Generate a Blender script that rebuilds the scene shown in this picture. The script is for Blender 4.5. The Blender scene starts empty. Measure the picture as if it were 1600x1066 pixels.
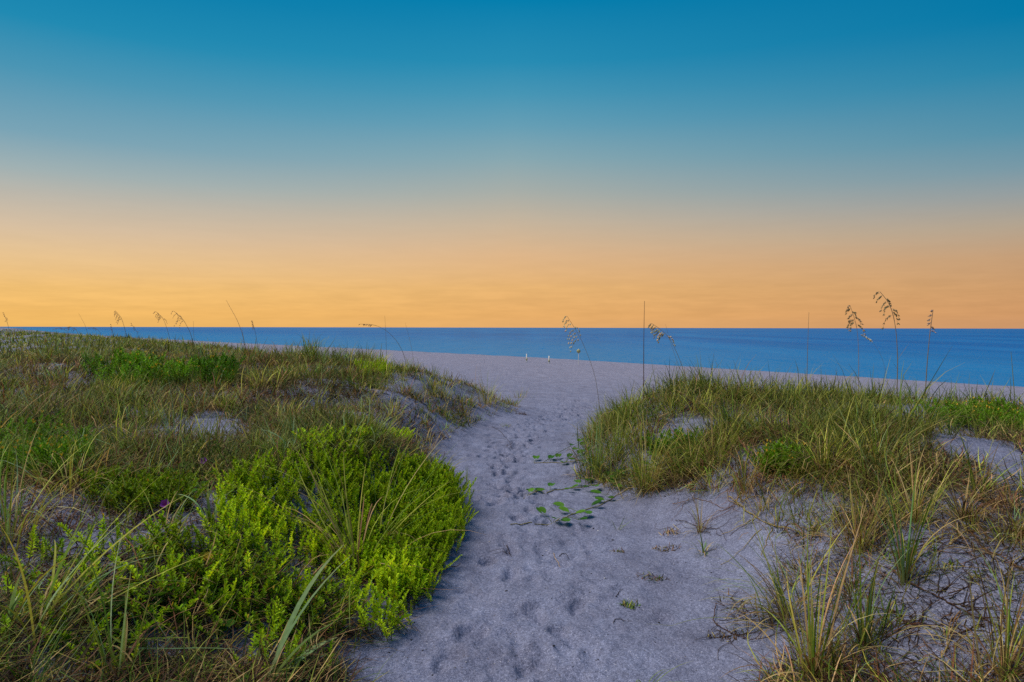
import bpy, math, random
import numpy as np
from math import radians, pi

# ------------------------------------------------------------------ camera, sky, sun, exposure
S = bpy.context.scene
COL = S.collection
EYE = 1.6
FPX = 1067.0                      # focal length in pixels of a 1600 px wide frame (24 mm)
PITCH = math.atan(21.0 / FPX)
cam_d = bpy.data.cameras.new('camera')
cam = bpy.data.objects.new('camera', cam_d)
COL.objects.link(cam)
cam_d.sensor_width = 36.0
cam_d.lens = 24.0
cam_d.clip_start = 0.05
cam_d.clip_end = 80000.0
cam.location = (0, 0, EYE)
cam.rotation_mode = 'QUATERNION'
from mathutils import Matrix, Vector
cam.rotation_quaternion = (Matrix.Rotation(pi / 2 - PITCH, 4, 'X') @ Matrix.Rotation(radians(0.11), 4, 'Z')).to_quaternion()
S.camera = cam


def lin(r, g, b):
    def f(c):
        c /= 255.0
        return c / 12.92 if c <= 0.04045 else ((c + 0.055) / 1.055) ** 2.4
    return (f(r), f(g), f(b), 1.0)


W = bpy.data.worlds.new('World')
S.world = W
W.use_nodes = True
nt = W.node_tree
nt.nodes.clear()


def N(tree, kind, **kw):
    n = tree.nodes.new(kind)
    for k, v in kw.items():
        setattr(n, k, v)
    return n


def L(tree, a, b):
    tree.links.new(a, b)


def mathn(tree, op, a, b=None, c=None, clamp=False):
    n = N(tree, 'ShaderNodeMath', operation=op, use_clamp=clamp)
    for i, v in enumerate((a, b, c)):
        if v is None:
            continue
        if isinstance(v, (int, float)):
            n.inputs[i].default_value = v
        else:
            L(tree, v, n.inputs[i])
    return n.outputs[0]


def ramp(tree, fac, stops, interp='LINEAR'):
    n = N(tree, 'ShaderNodeValToRGB')
    cr = n.color_ramp
    cr.interpolation = interp
    while len(cr.elements) < len(stops):
        cr.elements.new(0.5)
    for e, (p, c) in zip(cr.elements, stops):
        e.position = p
        e.color = c
    if fac is not None:
        L(tree, fac, n.inputs[0])
    return n.outputs[0]


def mixc(tree, fac, a, b, blend='MIX'):
    n = N(tree, 'ShaderNodeMix', data_type='RGBA', blend_type=blend)
    for s, v in ((n.inputs[0], fac), (n.inputs[6], a), (n.inputs[7], b)):
        if isinstance(v, (int, float)):
            s.default_value = v
        elif isinstance(v, tuple):
            s.default_value = v
        else:
            L(tree, v, s)
    return n.outputs[2]


tc = N(nt, 'ShaderNodeTexCoord')
sep = N(nt, 'ShaderNodeSeparateXYZ')
L(nt, tc.outputs['Generated'], sep.inputs[0])
el = mathn(nt, 'ARCSINE', sep.outputs[2])
eln = mathn(nt, 'MULTIPLY', el, 180 / pi / 60.0, clamp=True)          # 0 horizon .. 1 at 60 degrees


def deg(d):
    return max(0.0, d / 60.0)


SUNWARD = [(0, 238, 184, 100), (1.0, 243, 188, 104), (2.7, 241, 192, 116), (4.8, 233, 196, 144), (6.9, 214, 191, 162), (9.0, 188, 183, 171),
           (10.7, 160, 177, 179), (13.1, 121, 164, 182), (17.1, 74, 149, 180), (20.2, 32, 138, 178), (24, 8, 126, 172), (45, 4, 104, 160), (60, 4, 96, 152)]
MID = [(0, 228, 172, 108), (1.0, 232, 175, 106), (3.3, 231, 180, 115), (6, 222, 182, 138), (8.6, 200, 181, 156), (11.2, 168, 174, 168),
       (13.8, 136, 168, 177), (16.3, 103, 159, 181), (18.7, 72, 150, 181), (21.1, 40, 140, 179), (25.5, 4, 126, 173), (45, 2, 104, 160), (60, 4, 95, 151)]
SIDE = [(0, 203, 150, 106), (1.0, 209, 154, 104), (2.7, 205, 156, 108), (4.8, 198, 159, 121), (6.9, 179, 164, 144), (9.0, 148, 158, 160),
        (10.7, 119, 153, 167), (13.1, 84, 145, 170), (17.1, 36, 132, 170), (20.2, 4, 121, 167), (24, 0, 115, 163), (45, 2, 100, 154), (60, 4, 94, 150)]
BACK = [(0, 150, 132, 158), (4, 164, 140, 166), (9, 156, 146, 178), (14, 126, 144, 184), (20, 84, 132, 180),
        (27, 40, 118, 170), (45, 10, 102, 158), (60, 4, 94, 150)]
rA = ramp(nt, eln, [(deg(d), lin(r, g, b)) for d, r, g, b in SUNWARD])
rM = ramp(nt, eln, [(deg(d), lin(r, g, b)) for d, r, g, b in MID])
rB = ramp(nt, eln, [(deg(d), lin(r, g, b)) for d, r, g, b in SIDE])
rC = ramp(nt, eln, [(deg(d), lin(r, g, b)) for d, r, g, b in BACK])
SUN_AZ = radians(-62)              # compass-like, 0 = +Y (straight ahead), negative to the left
sx, sy = math.sin(SUN_AZ), math.cos(SUN_AZ)
hl = mathn(nt, 'SQRT', mathn(nt, 'ADD', mathn(nt, 'MULTIPLY', sep.outputs[0], sep.outputs[0]),
                             mathn(nt, 'ADD', mathn(nt, 'MULTIPLY', sep.outputs[1], sep.outputs[1]), 1e-6)))
ca = mathn(nt, 'DIVIDE', mathn(nt, 'ADD', mathn(nt, 'MULTIPLY', sep.outputs[0], sx),
                               mathn(nt, 'MULTIPLY', sep.outputs[1], sy)), hl)


def span(a, b, kind='LINEAR'):
    n = N(nt, 'ShaderNodeMapRange', interpolation_type=kind)
    L(nt, ca, n.inputs[0]); n.inputs[1].default_value = a; n.inputs[2].default_value = b
    return n.outputs[0]


sky = mixc(nt, span(.47, .90), rM, rA)
sky = mixc(nt, span(-.16, .47), rB, sky)
sky = mixc(nt, span(-.95, -.16, 'SMOOTHSTEP'), rC, sky)
# faint flat streaks of cloud low over the sea
mp = N(nt, 'ShaderNodeMapping')
mp.inputs['Scale'].default_value = (6.0, 6.0, 52.0)
L(nt, tc.outputs['Generated'], mp.inputs[0])
cn = N(nt, 'ShaderNodeTexNoise')
cn.inputs['Scale'].default_value = 2.2; cn.inputs['Detail'].default_value = 7; cn.inputs['Roughness'].default_value = 0.62
L(nt, mp.outputs[0], cn.inputs[0])
cfac = ramp(nt, cn.outputs[0], [(0.36, (0, 0, 0, 1)), (0.66, (1, 1, 1, 1))])
band = ramp(nt, eln, [(0.0, (.45, .45, .45, 1)), (deg(1.8), (1, 1, 1, 1)), (deg(5), (.25, .25, .25, 1)), (deg(12), (0, 0, 0, 1))])
cl = mathn(nt, 'MULTIPLY', mathn(nt, 'SUBTRACT', cfac, 0.5), band)
gain = mathn(nt, 'ADD', mathn(nt, 'MULTIPLY', cl, 0.12), 1.0)
sky2 = mixc(nt, 1.0, sky, gain, 'MULTIPLY')
bg = N(nt, 'ShaderNodeBackground')
bg.inputs[1].default_value = 1.0
wo = N(nt, 'ShaderNodeOutputWorld')
L(nt, sky2, bg.inputs[0]); L(nt, bg.outputs[0], wo.inputs[0])

SUN_EL = radians(58)
sun_d = bpy.data.lights.new('sun', 'SUN')
sun_d.energy = 3.6
sun_d.angle = radians(38)
sun_d.color = (1.0, 0.90, 0.84)
sun = bpy.data.objects.new('sun', sun_d)
COL.objects.link(sun)
LAMP_AZ = radians(-96)
to_sun = Vector((math.sin(LAMP_AZ) * math.cos(SUN_EL), math.cos(LAMP_AZ) * math.cos(SUN_EL), math.sin(SUN_EL)))
sun.rotation_mode = 'QUATERNION'
sun.rotation_quaternion = to_sun.to_track_quat('Z', 'Y')
sun.location = (-20, 3, 20)

S.view_settings.view_transform = 'Standard'
S.view_settings.look = 'None'
S.view_settings.exposure = 0.0
S.view_settings.gamma = 1.0
S.render.engine = 'CYCLES'
S.cycles.use_denoising = False
S.cycles.max_bounces = 6
S.cycles.diffuse_bounces = 3
S.cycles.glossy_bounces = 2
S.cycles.transmission_bounces = 3
S.cycles.sample_clamp_indirect = 4.0

# ------------------------------------------------------------------ numeric helpers
rng = np.random.default_rng(11)
random.seed(5)


def _hash(ix, iy, seed):
    h = (ix.astype(np.int64) * 374761393 + iy.astype(np.int64) * 668265263 + seed * 974634777) & 0xFFFFFFFF
    h = ((h ^ (h >> 13)) * 1274126177) & 0xFFFFFFFF
    return ((h ^ (h >> 16)) & 0xFFFFFF) / float(0xFFFFFF)


def vnoise(x, y, seed=0):
    x = np.asarray(x, float); y = np.asarray(y, float)
    ix = np.floor(x); iy = np.floor(y)
    fx = x - ix; fy = y - iy
    fx = fx * fx * fx * (fx * (fx * 6 - 15) + 10); fy = fy * fy * fy * (fy * (fy * 6 - 15) + 10)
    a = _hash(ix, iy, seed); b = _hash(ix + 1, iy, seed)
    c = _hash(ix, iy + 1, seed); d = _hash(ix + 1, iy + 1, seed)
    return (a * (1 - fx) + b * fx) * (1 - fy) + (c * (1 - fx) + d * fx) * fy - 0.5


def fbm(x, y, seed=0, o=4):
    s = 0; a = 1.0
    for i in range(o):
        s = s + a * vnoise(x * 2 ** i + 13.7 * i, y * 2 ** i - 7.1 * i, seed + i)
        a *= 0.5
    return s


def sst(a, b, x):
    t = np.clip((np.asarray(x, float) - a) / (b - a), 0, 1)
    return t * t * (3 - 2 * t)


_ps = np.linspace(-300, 300, 12001)
_pz = np.interp(_ps, [-300, -60, -12, 0, 5, 8, 10.5, 20, 36, 41, 43.5, 45, 52, 90, 300],
                [1.5, .6, .12, .0, -.03, -.14, -.33, -.62, -1.02, -1.12, -1.36, -1.72, -2.3, -4.0, -6])
_k = np.ones(31) / 31
_pz = np.convolve(np.pad(_pz, 15, mode='edge'), _k, 'valid')
SEA_Z = -1.62
CA, SA = 0.79, 0.613


def path_c(Y):
    return np.interp(Y, [-10, 3, 4.4, 5.9, 8.2, 11.5, 14.5, 25], [.1, .2, .42, .38, -.05, .42, 1.3, 3.2])


def path_w(Y):
    return np.interp(Y, [-10, 3, 4.4, 5.9, 8.2, 11.5, 14.5, 25], [1.1, 1.0, .9, .8, .8, .95, 1.3, 3.0])


MOUNDS = [(-1.3, 5.7, 0.7, 0.9, .21), (-2.6, 12.6, 1.7, 1.6, .14), (-0.75, 14.2, .9, 1.0, .22), (-3.6, 15.6, 2.4, 1.5, .26),
          (-6.5, 8.2, 2.0, 1.3, .16), (1.9, 8.6, .9, 1.1, .20), (3.2, 8.7, 1.8, 1.1, .17), (6.3, 9.0, 2.6, 1.3, .26), (10, 9.0, 2.6, 1.8, .24),
          (3.6, 5.6, 1.6, 1.0, .12), (4.2, 7.0, 1.0, .7, -.08), (-2.6, 9.2, 1.0, .7, -.12), (-4.4, 10.9, 2.2, 1.0, .12), (-4.1, 13.4, 1.5, .75, .22),
          (1.45, 7.4, .5, .5, .10), (2.3, 3.6, .5, .6, .07), (-9, 14, 3, 2, .25)]


def H(X, Y):
    X = np.asarray(X, float); Y = np.asarray(Y, float)
    s = CA * X + SA * Y
    t = -SA * X + CA * Y
    tt = np.clip(t, 0, 400)
    off = np.where(s > 12, (-0.0648 * np.clip(tt - 50, 0, 250) - 0.8 - 1.6 * sst(48, 8, t)) * sst(12, 36, s), 0)
    z = np.interp(s - off, _ps, _pz)
    q = np.abs(X - path_c(Y)) / path_w(Y)
    pm = sst(0.75, 2.5, q)
    wob = 1.2 * vnoise(t * 0.11, 3.3, 21) + .7 * vnoise(t * .35, 9.1, 22)
    wob = wob + 3.4 * sst(1.5, 6.5, X)
    ridge = (0.58 + .26 * sst(10, 30, t)) * sst(10.2 + wob, 7.0 + wob, s) * sst(-6, 5, s)
    z = z + ridge * pm
    z = z + .10 * sst(1.2, 4.5, np.abs(X)) * sst(10, 2, s)
    veg = sst(1.0, 1.9, q) * sst(10.5, 7.5, s)
    for mx, my, rx, ry, h in MOUNDS:
        z = z + h * np.exp(-((X - mx) / rx) ** 2 - ((Y - my) / ry) ** 2)
    z = z + veg * (0.20 * fbm(X * .45, Y * .45, 3, 4)) + .028 * fbm(X * 1.3, Y * 1.3, 7, 3) * sst(44, 36, s)
    z = z + .05 * fbm(X * .16, Y * .16, 9, 3) * sst(9, 14, s) * sst(43, 34, s)
    return z


def ray(px, py):
    u = (px - 800.0) / FPX; v = -(py - 533.0) / FPX
    return (u, math.cos(PITCH) + v * math.sin(PITCH), -math.sin(PITCH) + v * math.cos(PITCH))


_rt = np.geomspace(1.2, 500, 3000)


def G(px, py):
    """ground point seen at a place of the photograph"""
    d = ray(px, py)
    X = d[0] * _rt; Y = d[1] * _rt; Z = EYE + d[2] * _rt
    h = H(X, Y)
    i = int(np.argmax(Z < h))
    if i == 0:
        i = 1500
    a = (Z[i - 1] - h[i - 1]); b = (h[i] - Z[i])
    w = a / (a + b) if a + b > 0 else 0
    x = X[i - 1] + (X[i] - X[i - 1]) * w; y = Y[i - 1] + (Y[i] - Y[i - 1]) * w
    return np.array([x, y, float(H(x, y))])


def at(px, py, Y):
    d = ray(px, py)
    k = Y / d[1]
    return np.array([d[0] * k, Y, EYE + d[2] * k])


def proj(X, Y, Z):
    dz = Z - EYE
    dep = Y * math.cos(PITCH) - dz * math.sin(PITCH)
    up = Y * math.sin(PITCH) + dz * math.cos(PITCH)
    dep = np.maximum(dep, 1e-3)
    return 800 + FPX * X / dep, 533 - FPX * up / dep


def inpoly(px, py, poly):
    px = np.asarray(px, float); py = np.asarray(py, float)
    r = np.zeros(px.shape, bool)
    n = len(poly)
    for i in range(n):
        x0, y0 = poly[i]; x1, y1 = poly[(i + 1) % n]
        if y0 == y1:
            continue
        c = ((y0 > py) != (y1 > py)) & (px < (x1 - x0) * (py - y0) / (y1 - y0) + x0)
        r ^= c
    return r


# ------------------------------------------------------------------ mesh helpers
class MB:
    def __init__(self):
        self.V = []; self.F = []; self.C = []; self.n = 0

    def add(self, V, F, col):
        V = np.asarray(V, float).reshape(-1, 3)
        F = np.asarray(F, int)
        self.V.append(V)
        self.F.append(F + self.n)
        c = np.asarray(col, float)
        if c.ndim == 1:
            c = np.tile(c[:3], (len(V), 1))
        self.C.append(c[:, :3])
        self.n += len(V)
        return self

    def build(self, name, mat, parent=None, origin=(0, 0, 0), smooth=False):
        V = np.concatenate(self.V) - np.asarray(origin, float)
        C = np.concatenate(self.C)
        me = bpy.data.meshes.new(name)
        idx = np.concatenate([f.ravel() for f in self.F])
        tot = np.concatenate([np.full(len(f), f.shape[1]) for f in self.F])
        start = np.concatenate([[0], np.cumsum(tot)[:-1]])
        me.vertices.add(len(V)); me.vertices.foreach_set('co', V.astype(np.float32).ravel())
        me.loops.add(len(idx)); me.loops.foreach_set('vertex_index', idx.astype(np.int32))
        me.polygons.add(len(tot)); me.polygons.foreach_set('loop_start', start.astype(np.int32))
        me.update(calc_edges=True)
        if smooth:
            me.polygons.foreach_set('use_smooth', np.ones(len(tot), bool))
        a = me.attributes.new('col', 'FLOAT_COLOR', 'POINT')
        a.data.foreach_set('color', np.concatenate([C, np.ones((len(C), 1))], 1).astype(np.float32).ravel())
        me.materials.append(mat)
        me.validate()
        o = bpy.data.objects.new(name, me)
        COL.objects.link(o)
        if parent is not None:
            o.parent = parent
        else:
            o.location = origin
        return o


def tag(o, label=None, cat=None, group=None, kind=None):
    if label: o['label'] = label
    if cat: o['category'] = cat
    if group: o['group'] = group
    if kind: o['kind'] = kind
    return o


def thing(name, loc, label, cat, group=None):
    o = bpy.data.objects.new(name, None)
    o.empty_display_size = 0.1
    COL.objects.link(o)
    o.location = tuple(float(v) for v in loc)
    return tag(o, label, cat, group)


def tube(mb, P, R, col, sides=5):
    P = np.asarray(P, float); n = len(P)
    R = np.full(n, R) if np.isscalar(R) else np.asarray(R, float)
    T = np.gradient(P, axis=0)
    T /= np.linalg.norm(T, axis=1)[:, None] + 1e-9
    ref = np.array([0.31, 0.2, .93]) if abs(T[0, 2]) < .9 else np.array([1., 0.1, 0])
    A = np.cross(T, ref); A /= np.linalg.norm(A, axis=1)[:, None] + 1e-9
    B = np.cross(T, A)
    th = np.arange(sides) * 2 * pi / sides
    V = P[:, None, :] + R[:, None, None] * (np.cos(th)[None, :, None] * A[:, None, :] + np.sin(th)[None, :, None] * B[:, None, :])
    F = []
    for i in range(n - 1):
        for j in range(sides):
            k = (j + 1) % sides
            F.append((i * sides + j, i * sides + k, (i + 1) * sides + k, (i + 1) * sides + j))
    c = np.asarray(col, float)
    if c.ndim == 2:
        c = np.repeat(c, sides, axis=0)
    mb.add(V.reshape(-1, 3), F, c)


def ribbons(mb, base, az, lean, curl, length, width, col, nseg=4, drift=None, tipcol=None, floor=None, basecol=None):
    """grass blades: tapered folded-flat ribbons that arch over"""
    base = np.asarray(base, float); n = len(base)
    if n == 0:
        return
    az = np.asarray(az, float)
    drift = np.zeros(n) if drift is None else drift
    u = np.linspace(0, 1, nseg + 1)
    pos = base.copy()
    rows = []
    wid = np.asarray(width, float) * np.ones(n)
    ln = np.asarray(length, float) * np.ones(n)
    for k in range(nseg + 1):
        a = az + drift * u[k]
        th = lean + curl * u[k] ** 1.25
        d = np.stack([np.sin(th) * np.cos(a), np.sin(th) * np.sin(a), np.cos(th)], 1)
        if k > 0:
            pos = pos + d * (ln / nseg)[:, None]
            if floor is not None:
                pos[:, 2] = np.maximum(pos[:, 2], floor + .004)
        w = wid * (0.75 + .5 * u[k]) * (1 - u[k] ** 2.2) + 0.10 * wid
        tw = a + pi / 2 + drift * .6
        side = np.stack([np.cos(tw), np.sin(tw), np.zeros(n)], 1)
        rows.append(np.stack([pos - side * w[:, None] * .5, pos + side * w[:, None] * .5], 1))
    V = np.stack(rows, 1).reshape(n, -1, 3)
    m = (nseg + 1) * 2
    f = np.array([(2 * k, 2 * k + 1, 2 * k + 3, 2 * k + 2) for k in range(nseg)])
    F = (np.arange(n)[:, None, None] * m + f[None]).reshape(-1, 4)
    c = np.repeat(np.asarray(col, float)[:, None, :], m, 1)
    uu = np.repeat(u, 2)[None, :, None]
    if tipcol is not None:
        w = np.clip((uu - .55) / .45, 0, 1)
        c = c * (1 - w) + np.asarray(tipcol)[:, None, :] * w
    if basecol is not None:
        w = np.clip((.3 - uu) / .3, 0, 1)
        c = c * (1 - w) + np.asarray(basecol)[:, None, :] * w
    mb.add(V.reshape(-1, 3), F, c.reshape(-1, 3))


# ------------------------------------------------------------------ materials
def new_mat(name):
    m = bpy.data.materials.new(name)
    m.use_nodes = True
    t = m.node_tree
    t.nodes.clear()
    out = N(t, 'ShaderNodeOutputMaterial')
    return m, t, out


def plant_mat(name, trans=0.3, rough=0.55, spec=0.25, jitter=0.18):
    m, t, out = new_mat(name)
    at_ = N(t, 'ShaderNodeAttribute', attribute_name='col')
    oi = N(t, 'ShaderNodeObjectInfo')
    nz = N(t, 'ShaderNodeTexNoise')
    nz.inputs['Scale'].default_value = 60; nz.inputs['Detail'].default_value = 2
    ge = N(t, 'ShaderNodeNewGeometry')
    L(t, ge.outputs['Position'], nz.inputs[0])
    v = mathn(t, 'ADD', mathn(t, 'MULTIPLY', oi.outputs['Random'], jitter * 2), 1 - jitter)
    v2 = mathn(t, 'MULTIPLY', v, mathn(t, 'ADD', mathn(t, 'MULTIPLY', nz.outputs[0], .7), .65))
    hsv = N(t, 'ShaderNodeHueSaturation')
    L(t, at_.outputs[0], hsv.inputs['Color'])
    L(t, v2, hsv.inputs['Value'])
    L(t, mathn(t, 'ADD', mathn(t, 'MULTIPLY', oi.outputs['Random'], -.03), .515), hsv.inputs['Hue'])
    p = N(t, 'ShaderNodeBsdfPrincipled')
    L(t, hsv.outputs[0], p.inputs['Base Color'])
    p.inputs['Roughness'].default_value = rough
    p.inputs['Specular IOR Level'].default_value = spec
    tr = N(t, 'ShaderNodeBsdfTranslucent')
    L(t, mixc(t, 1.0, hsv.outputs[0], (1.25, 1.2, .7, 1), 'MULTIPLY'), tr.inputs[0])
    ms = N(t, 'ShaderNodeMixShader')
    ms.inputs[0].default_value = trans
    L(t, p.outputs[0], ms.inputs[1]); L(t, tr.outputs[0], ms.inputs[2])
    L(t, ms.outputs[0], out.inputs[0])
    return m


M_GRASS = plant_mat('grass_blade', .26, .6, .12)
M_LEAF = plant_mat('fleshy_leaf', .34, .55, .14, .3)
M_DRY = plant_mat('dry_fibre', .08, .85, .08)


def make_sand():
    m, t, out = new_mat('sand')
    ge = N(t, 'ShaderNodeNewGeometry')
    P = ge.outputs['Position']

    def noise(sc, det=3, ro=.55):
        n = N(t, 'ShaderNodeTexNoise')
        n.inputs['Scale'].default_value = sc; n.inputs['Detail'].default_value = det; n.inputs['Roughness'].default_value = ro
        L(t, P, n.inputs[0])
        return n.outputs[0]
    grain = noise(210, 2, .7)
    g2 = noise(65, 3, .65)
    patch = noise(1.7, 5, .6)
    patch2 = noise(7.0, 5, .65)
    base = ramp(t, grain, [(.28, (.060, .068, .102, 1)), (.45, (.165, .180, .255, 1)), (.56, (.213, .230, .315, 1)), (.74, (.47, .49, .60, 1))])
    base = mixc(t, 1.0, base, ramp(t, g2, [(.3, (.62, .61, .61, 1)), (.7, (1.26, 1.25, 1.24, 1))]), 'MULTIPLY')
    base = mixc(t, 1.0, base, ramp(t, patch, [(.33, (.86, .84, .84, 1)), (.66, (1.1, 1.1, 1.1, 1))]), 'MULTIPLY')
    base = mixc(t, 1.0, base, ramp(t, patch2, [(.3, (.84, .82, .825, 1)), (.62, (1.06, 1.06, 1.06, 1))]), 'MULTIPLY')
    # pale shell crumbs
    vo = N(t, 'ShaderNodeTexVoronoi')
    vo.inputs['Scale'].default_value = 42
    L(t, P, vo.inputs[0])
    crumb = mathn(t, 'LESS_THAN', vo.outputs['Distance'], .10)
    vs = N(t, 'ShaderNodeSeparateColor'); L(t, vo.outputs['Color'], vs.inputs[0])
    crumb = mathn(t, 'MULTIPLY', crumb, mathn(t, 'GREATER_THAN', vs.outputs[0], .72))
    base = mixc(t, crumb, base, (.60, .58, .58, 1))
    vo2 = N(t, 'ShaderNodeTexVoronoi')
    vo2.inputs['Scale'].default_value = 27
    L(t, P, vo2.inputs[0])
    vs2 = N(t, 'ShaderNodeSeparateColor'); L(t, vo2.outputs['Color'], vs2.inputs[0])
    dk = mathn(t, 'MULTIPLY', mathn(t, 'LESS_THAN', vo2.outputs['Distance'], .11), mathn(t, 'GREATER_THAN', vs2.outputs[1], .8))
    base = mixc(t, dk, base, (.10, .08, .07, 1))
    # sand turns paler and warmer as the beach drops
    sp = N(t, 'ShaderNodeSeparateXYZ'); L(t, P, sp.inputs[0])
    sh = N(t, 'ShaderNodeMapRange'); L(t, sp.outputs[2], sh.inputs[0])
    sh.inputs[1].default_value = -.22; sh.inputs[2].default_value = -.75
    base = mixc(t, sh.outputs[0], base, mixc(t, 1.0, base, (1.30, 1.20, 1.10, 1), 'MULTIPLY'))
    # damp strip along the water
    zz = mathn(t, 'ADD', sp.outputs[2], mathn(t, 'MULTIPLY', mathn(t, 'SUBTRACT', noise(.35, 3), .5), .16))
    wet = N(t, 'ShaderNodeMapRange'); L(t, zz, wet.inputs[0])
    wet.inputs[1].default_value = -1.13; wet.inputs[2].default_value = -1.28
    base = mixc(t, wet.outputs[0], base, mixc(t, 1.0, base, (.42, .40, .42, 1), 'MULTIPLY'))
    p = N(t, 'ShaderNodeBsdfPrincipled')
    L(t, base, p.inputs['Base Color'])
    p.inputs['Roughness'].default_value = .95
    p.inputs['Specular IOR Level'].default_value = .12
    b0 = N(t, 'ShaderNodeBump'); b0.inputs['Strength'].default_value = .55; b0.inputs['Distance'].default_value = .16
    L(t, noise(1.9, 5, .6), b0.inputs['Height'])
    b1 = N(t, 'ShaderNodeBump'); b1.inputs['Strength'].default_value = .7; b1.inputs['Distance'].default_value = .05
    L(t, b0.outputs[0], b1.inputs['Normal'])
    L(t, noise(5.5, 6, .62), b1.inputs['Height'])
    b2 = N(t, 'ShaderNodeBump'); b2.inputs['Strength'].default_value = .5; b2.inputs['Distance'].default_value = .004
    L(t, grain, b2.inputs['Height']); L(t, b1.outputs[0], b2.inputs['Normal'])
    L(t, b2.outputs[0], p.inputs['Normal'])
    L(t, p.outputs[0], out.inputs[0])
    return m


def make_sea():
    m, t, out = new_mat('sea_water')
    ge = N(t, 'ShaderNodeNewGeometry')
    mpn = N(t, 'ShaderNodeMapping'); mpn.vector_type = 'POINT'
    # swell runs parallel to the shore
    mpn.inputs['Rotation'].default_value = (0, 0, -math.atan2(SA, CA))
    mpn.inputs['Scale'].default_value = (1.0, .16, 1.0)
    L(t, ge.outputs['Position'], mpn.inputs[0])

    def noise(sc, det, ro=.55, vec=None):
        n = N(t, 'ShaderNodeTexNoise')
        n.inputs['Scale'].default_value = sc; n.inputs['Detail'].default_value = det; n.inputs['Roughness'].default_value = ro
        L(t, vec or mpn.outputs[0], n.inputs[0])
        return n.outputs[0]
    big = noise(.035, 5, .6)
    mid = noise(.22, 5, .6)
    base = ramp(t, big, [(.32, (.003, .085, .26, 1)), (.5, (.004, .115, .32, 1)), (.68, (.008, .15, .36, 1))])  # diffuse blue stands in for upper sky mirrored by tilted waves
    base = mixc(t, 1.0, base, ramp(t, mid, [(.3, (.82, .86, .9, 1)), (.7, (1.16, 1.12, 1.08, 1))]), 'MULTIPLY')
    # paler, greener water over the shallow sand bar
    dp = N(t, 'ShaderNodeVectorMath', operation='DOT_PRODUCT')
    L(t, ge.outputs['Position'], dp.inputs[0]); dp.inputs[1].default_value = (CA, SA, 0)
    sd = mathn(t, 'ADD', dp.outputs['Value'], mathn(t, 'MULTIPLY', mathn(t, 'SUBTRACT', big, .5), 60))
    shal = N(t, 'ShaderNodeMapRange'); L(t, sd, shal.inputs[0])
    shal.inputs[1].default_value = 130; shal.inputs[2].default_value = 45; shal.inputs[3].default_value = 0; shal.inputs[4].default_value = .6
    base = mixc(t, shal.outputs[0], base, (.016, .200, .38, 1))
    df = N(t, 'ShaderNodeBsdfDiffuse')
    L(t, base, df.inputs[0])
    gl = N(t, 'ShaderNodeBsdfGlossy')
    gl.inputs['Roughness'].default_value = .22
    gl.inputs[0].default_value = (.55, .78, 1, 1)
    b = N(t, 'ShaderNodeBump'); b.inputs['Strength'].default_value = 1.0; b.inputs['Distance'].default_value = 1.6
    L(t, noise(.5, 6, .62), b.inputs['Height'])
    L(t, b.outputs[0], gl.inputs['Normal'])
    lw = N(t, 'ShaderNodeFresnel'); lw.inputs[0].default_value = 1.33
    L(t, b.outputs[0], lw.inputs['Normal'])
    fac = mathn(t, 'MINIMUM', mathn(t, 'MULTIPLY', lw.outputs[0], .5), .29)
    ms = N(t, 'ShaderNodeMixShader')
    L(t, fac, ms.inputs[0]); L(t, df.outputs[0], ms.inputs[1]); L(t, gl.outputs[0], ms.inputs[2])
    L(t, ms.outputs[0], out.inputs[0])
    return m


M_SAND = make_sand()
M_SEA = make_sea()


def simple_mat(name, col, rough=.8, var=.25, sc=30):
    m, t, out = new_mat(name)
    n = N(t, 'ShaderNodeTexNoise'); n.inputs['Scale'].default_value = sc; n.inputs['Detail'].default_value = 4
    ge = N(t, 'ShaderNodeNewGeometry'); L(t, ge.outputs['Position'], n.inputs[0])
    c = ramp(t, n.outputs[0], [(.3, tuple(v * (1 - var) for v in col) + (1,)), (.7, tuple(min(1, v * (1 + var)) for v in col) + (1,))])
    p = N(t, 'ShaderNodeBsdfPrincipled')
    L(t, c, p.inputs['Base Color']); p.inputs['Roughness'].default_value = rough
    L(t, p.outputs[0], out.inputs[0])
    return m


# ------------------------------------------------------------------ the ground: one sheet, with footprints pressed into it
def axis(segs):
    out = [segs[0][0]]
    for a, b, st in segs:
        n = max(1, int(round((b - a) / st)))
        out += list(np.linspace(a, b, n + 1)[1:])
    return np.array(out)


def geo(a, b, first, k=1.09):
    out = [a]; st = first
    while out[-1] < b:
        out.append(out[-1] + st); st *= k
    return out[1:]


xs = axis([(-7.0, -1.2, .08), (-1.2, 2.1, .020), (2.1, 9.0, .07)])
xs = np.concatenate([-np.array(geo(7.0, 5200, .10, 1.12))[::-1], xs, geo(9.0, 5200, .10, 1.12)])
ys = axis([(2.0, 2.8, .05), (2.8, 7.0, .020), (7.0, 10.5, .030), (10.5, 17, .06)])
ys = np.concatenate([-np.array(geo(-2.0, 5200, .15, 1.3))[::-1], ys, geo(17.0, 5200, .07, 1.075)])
XX, YY = np.meshgrid(xs, ys)
ZZ = H(XX, YY)
near = (np.hypot(XX, YY) < 40)
ZZ = ZZ + np.where(near, .020 * fbm(XX * 4.2, YY * 4.2, 31, 3) * sst(2.4, .8, np.abs(XX - path_c(YY)) / path_w(YY)) + .008 * fbm(XX * 14, YY * 14, 35, 2), 0)


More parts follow.
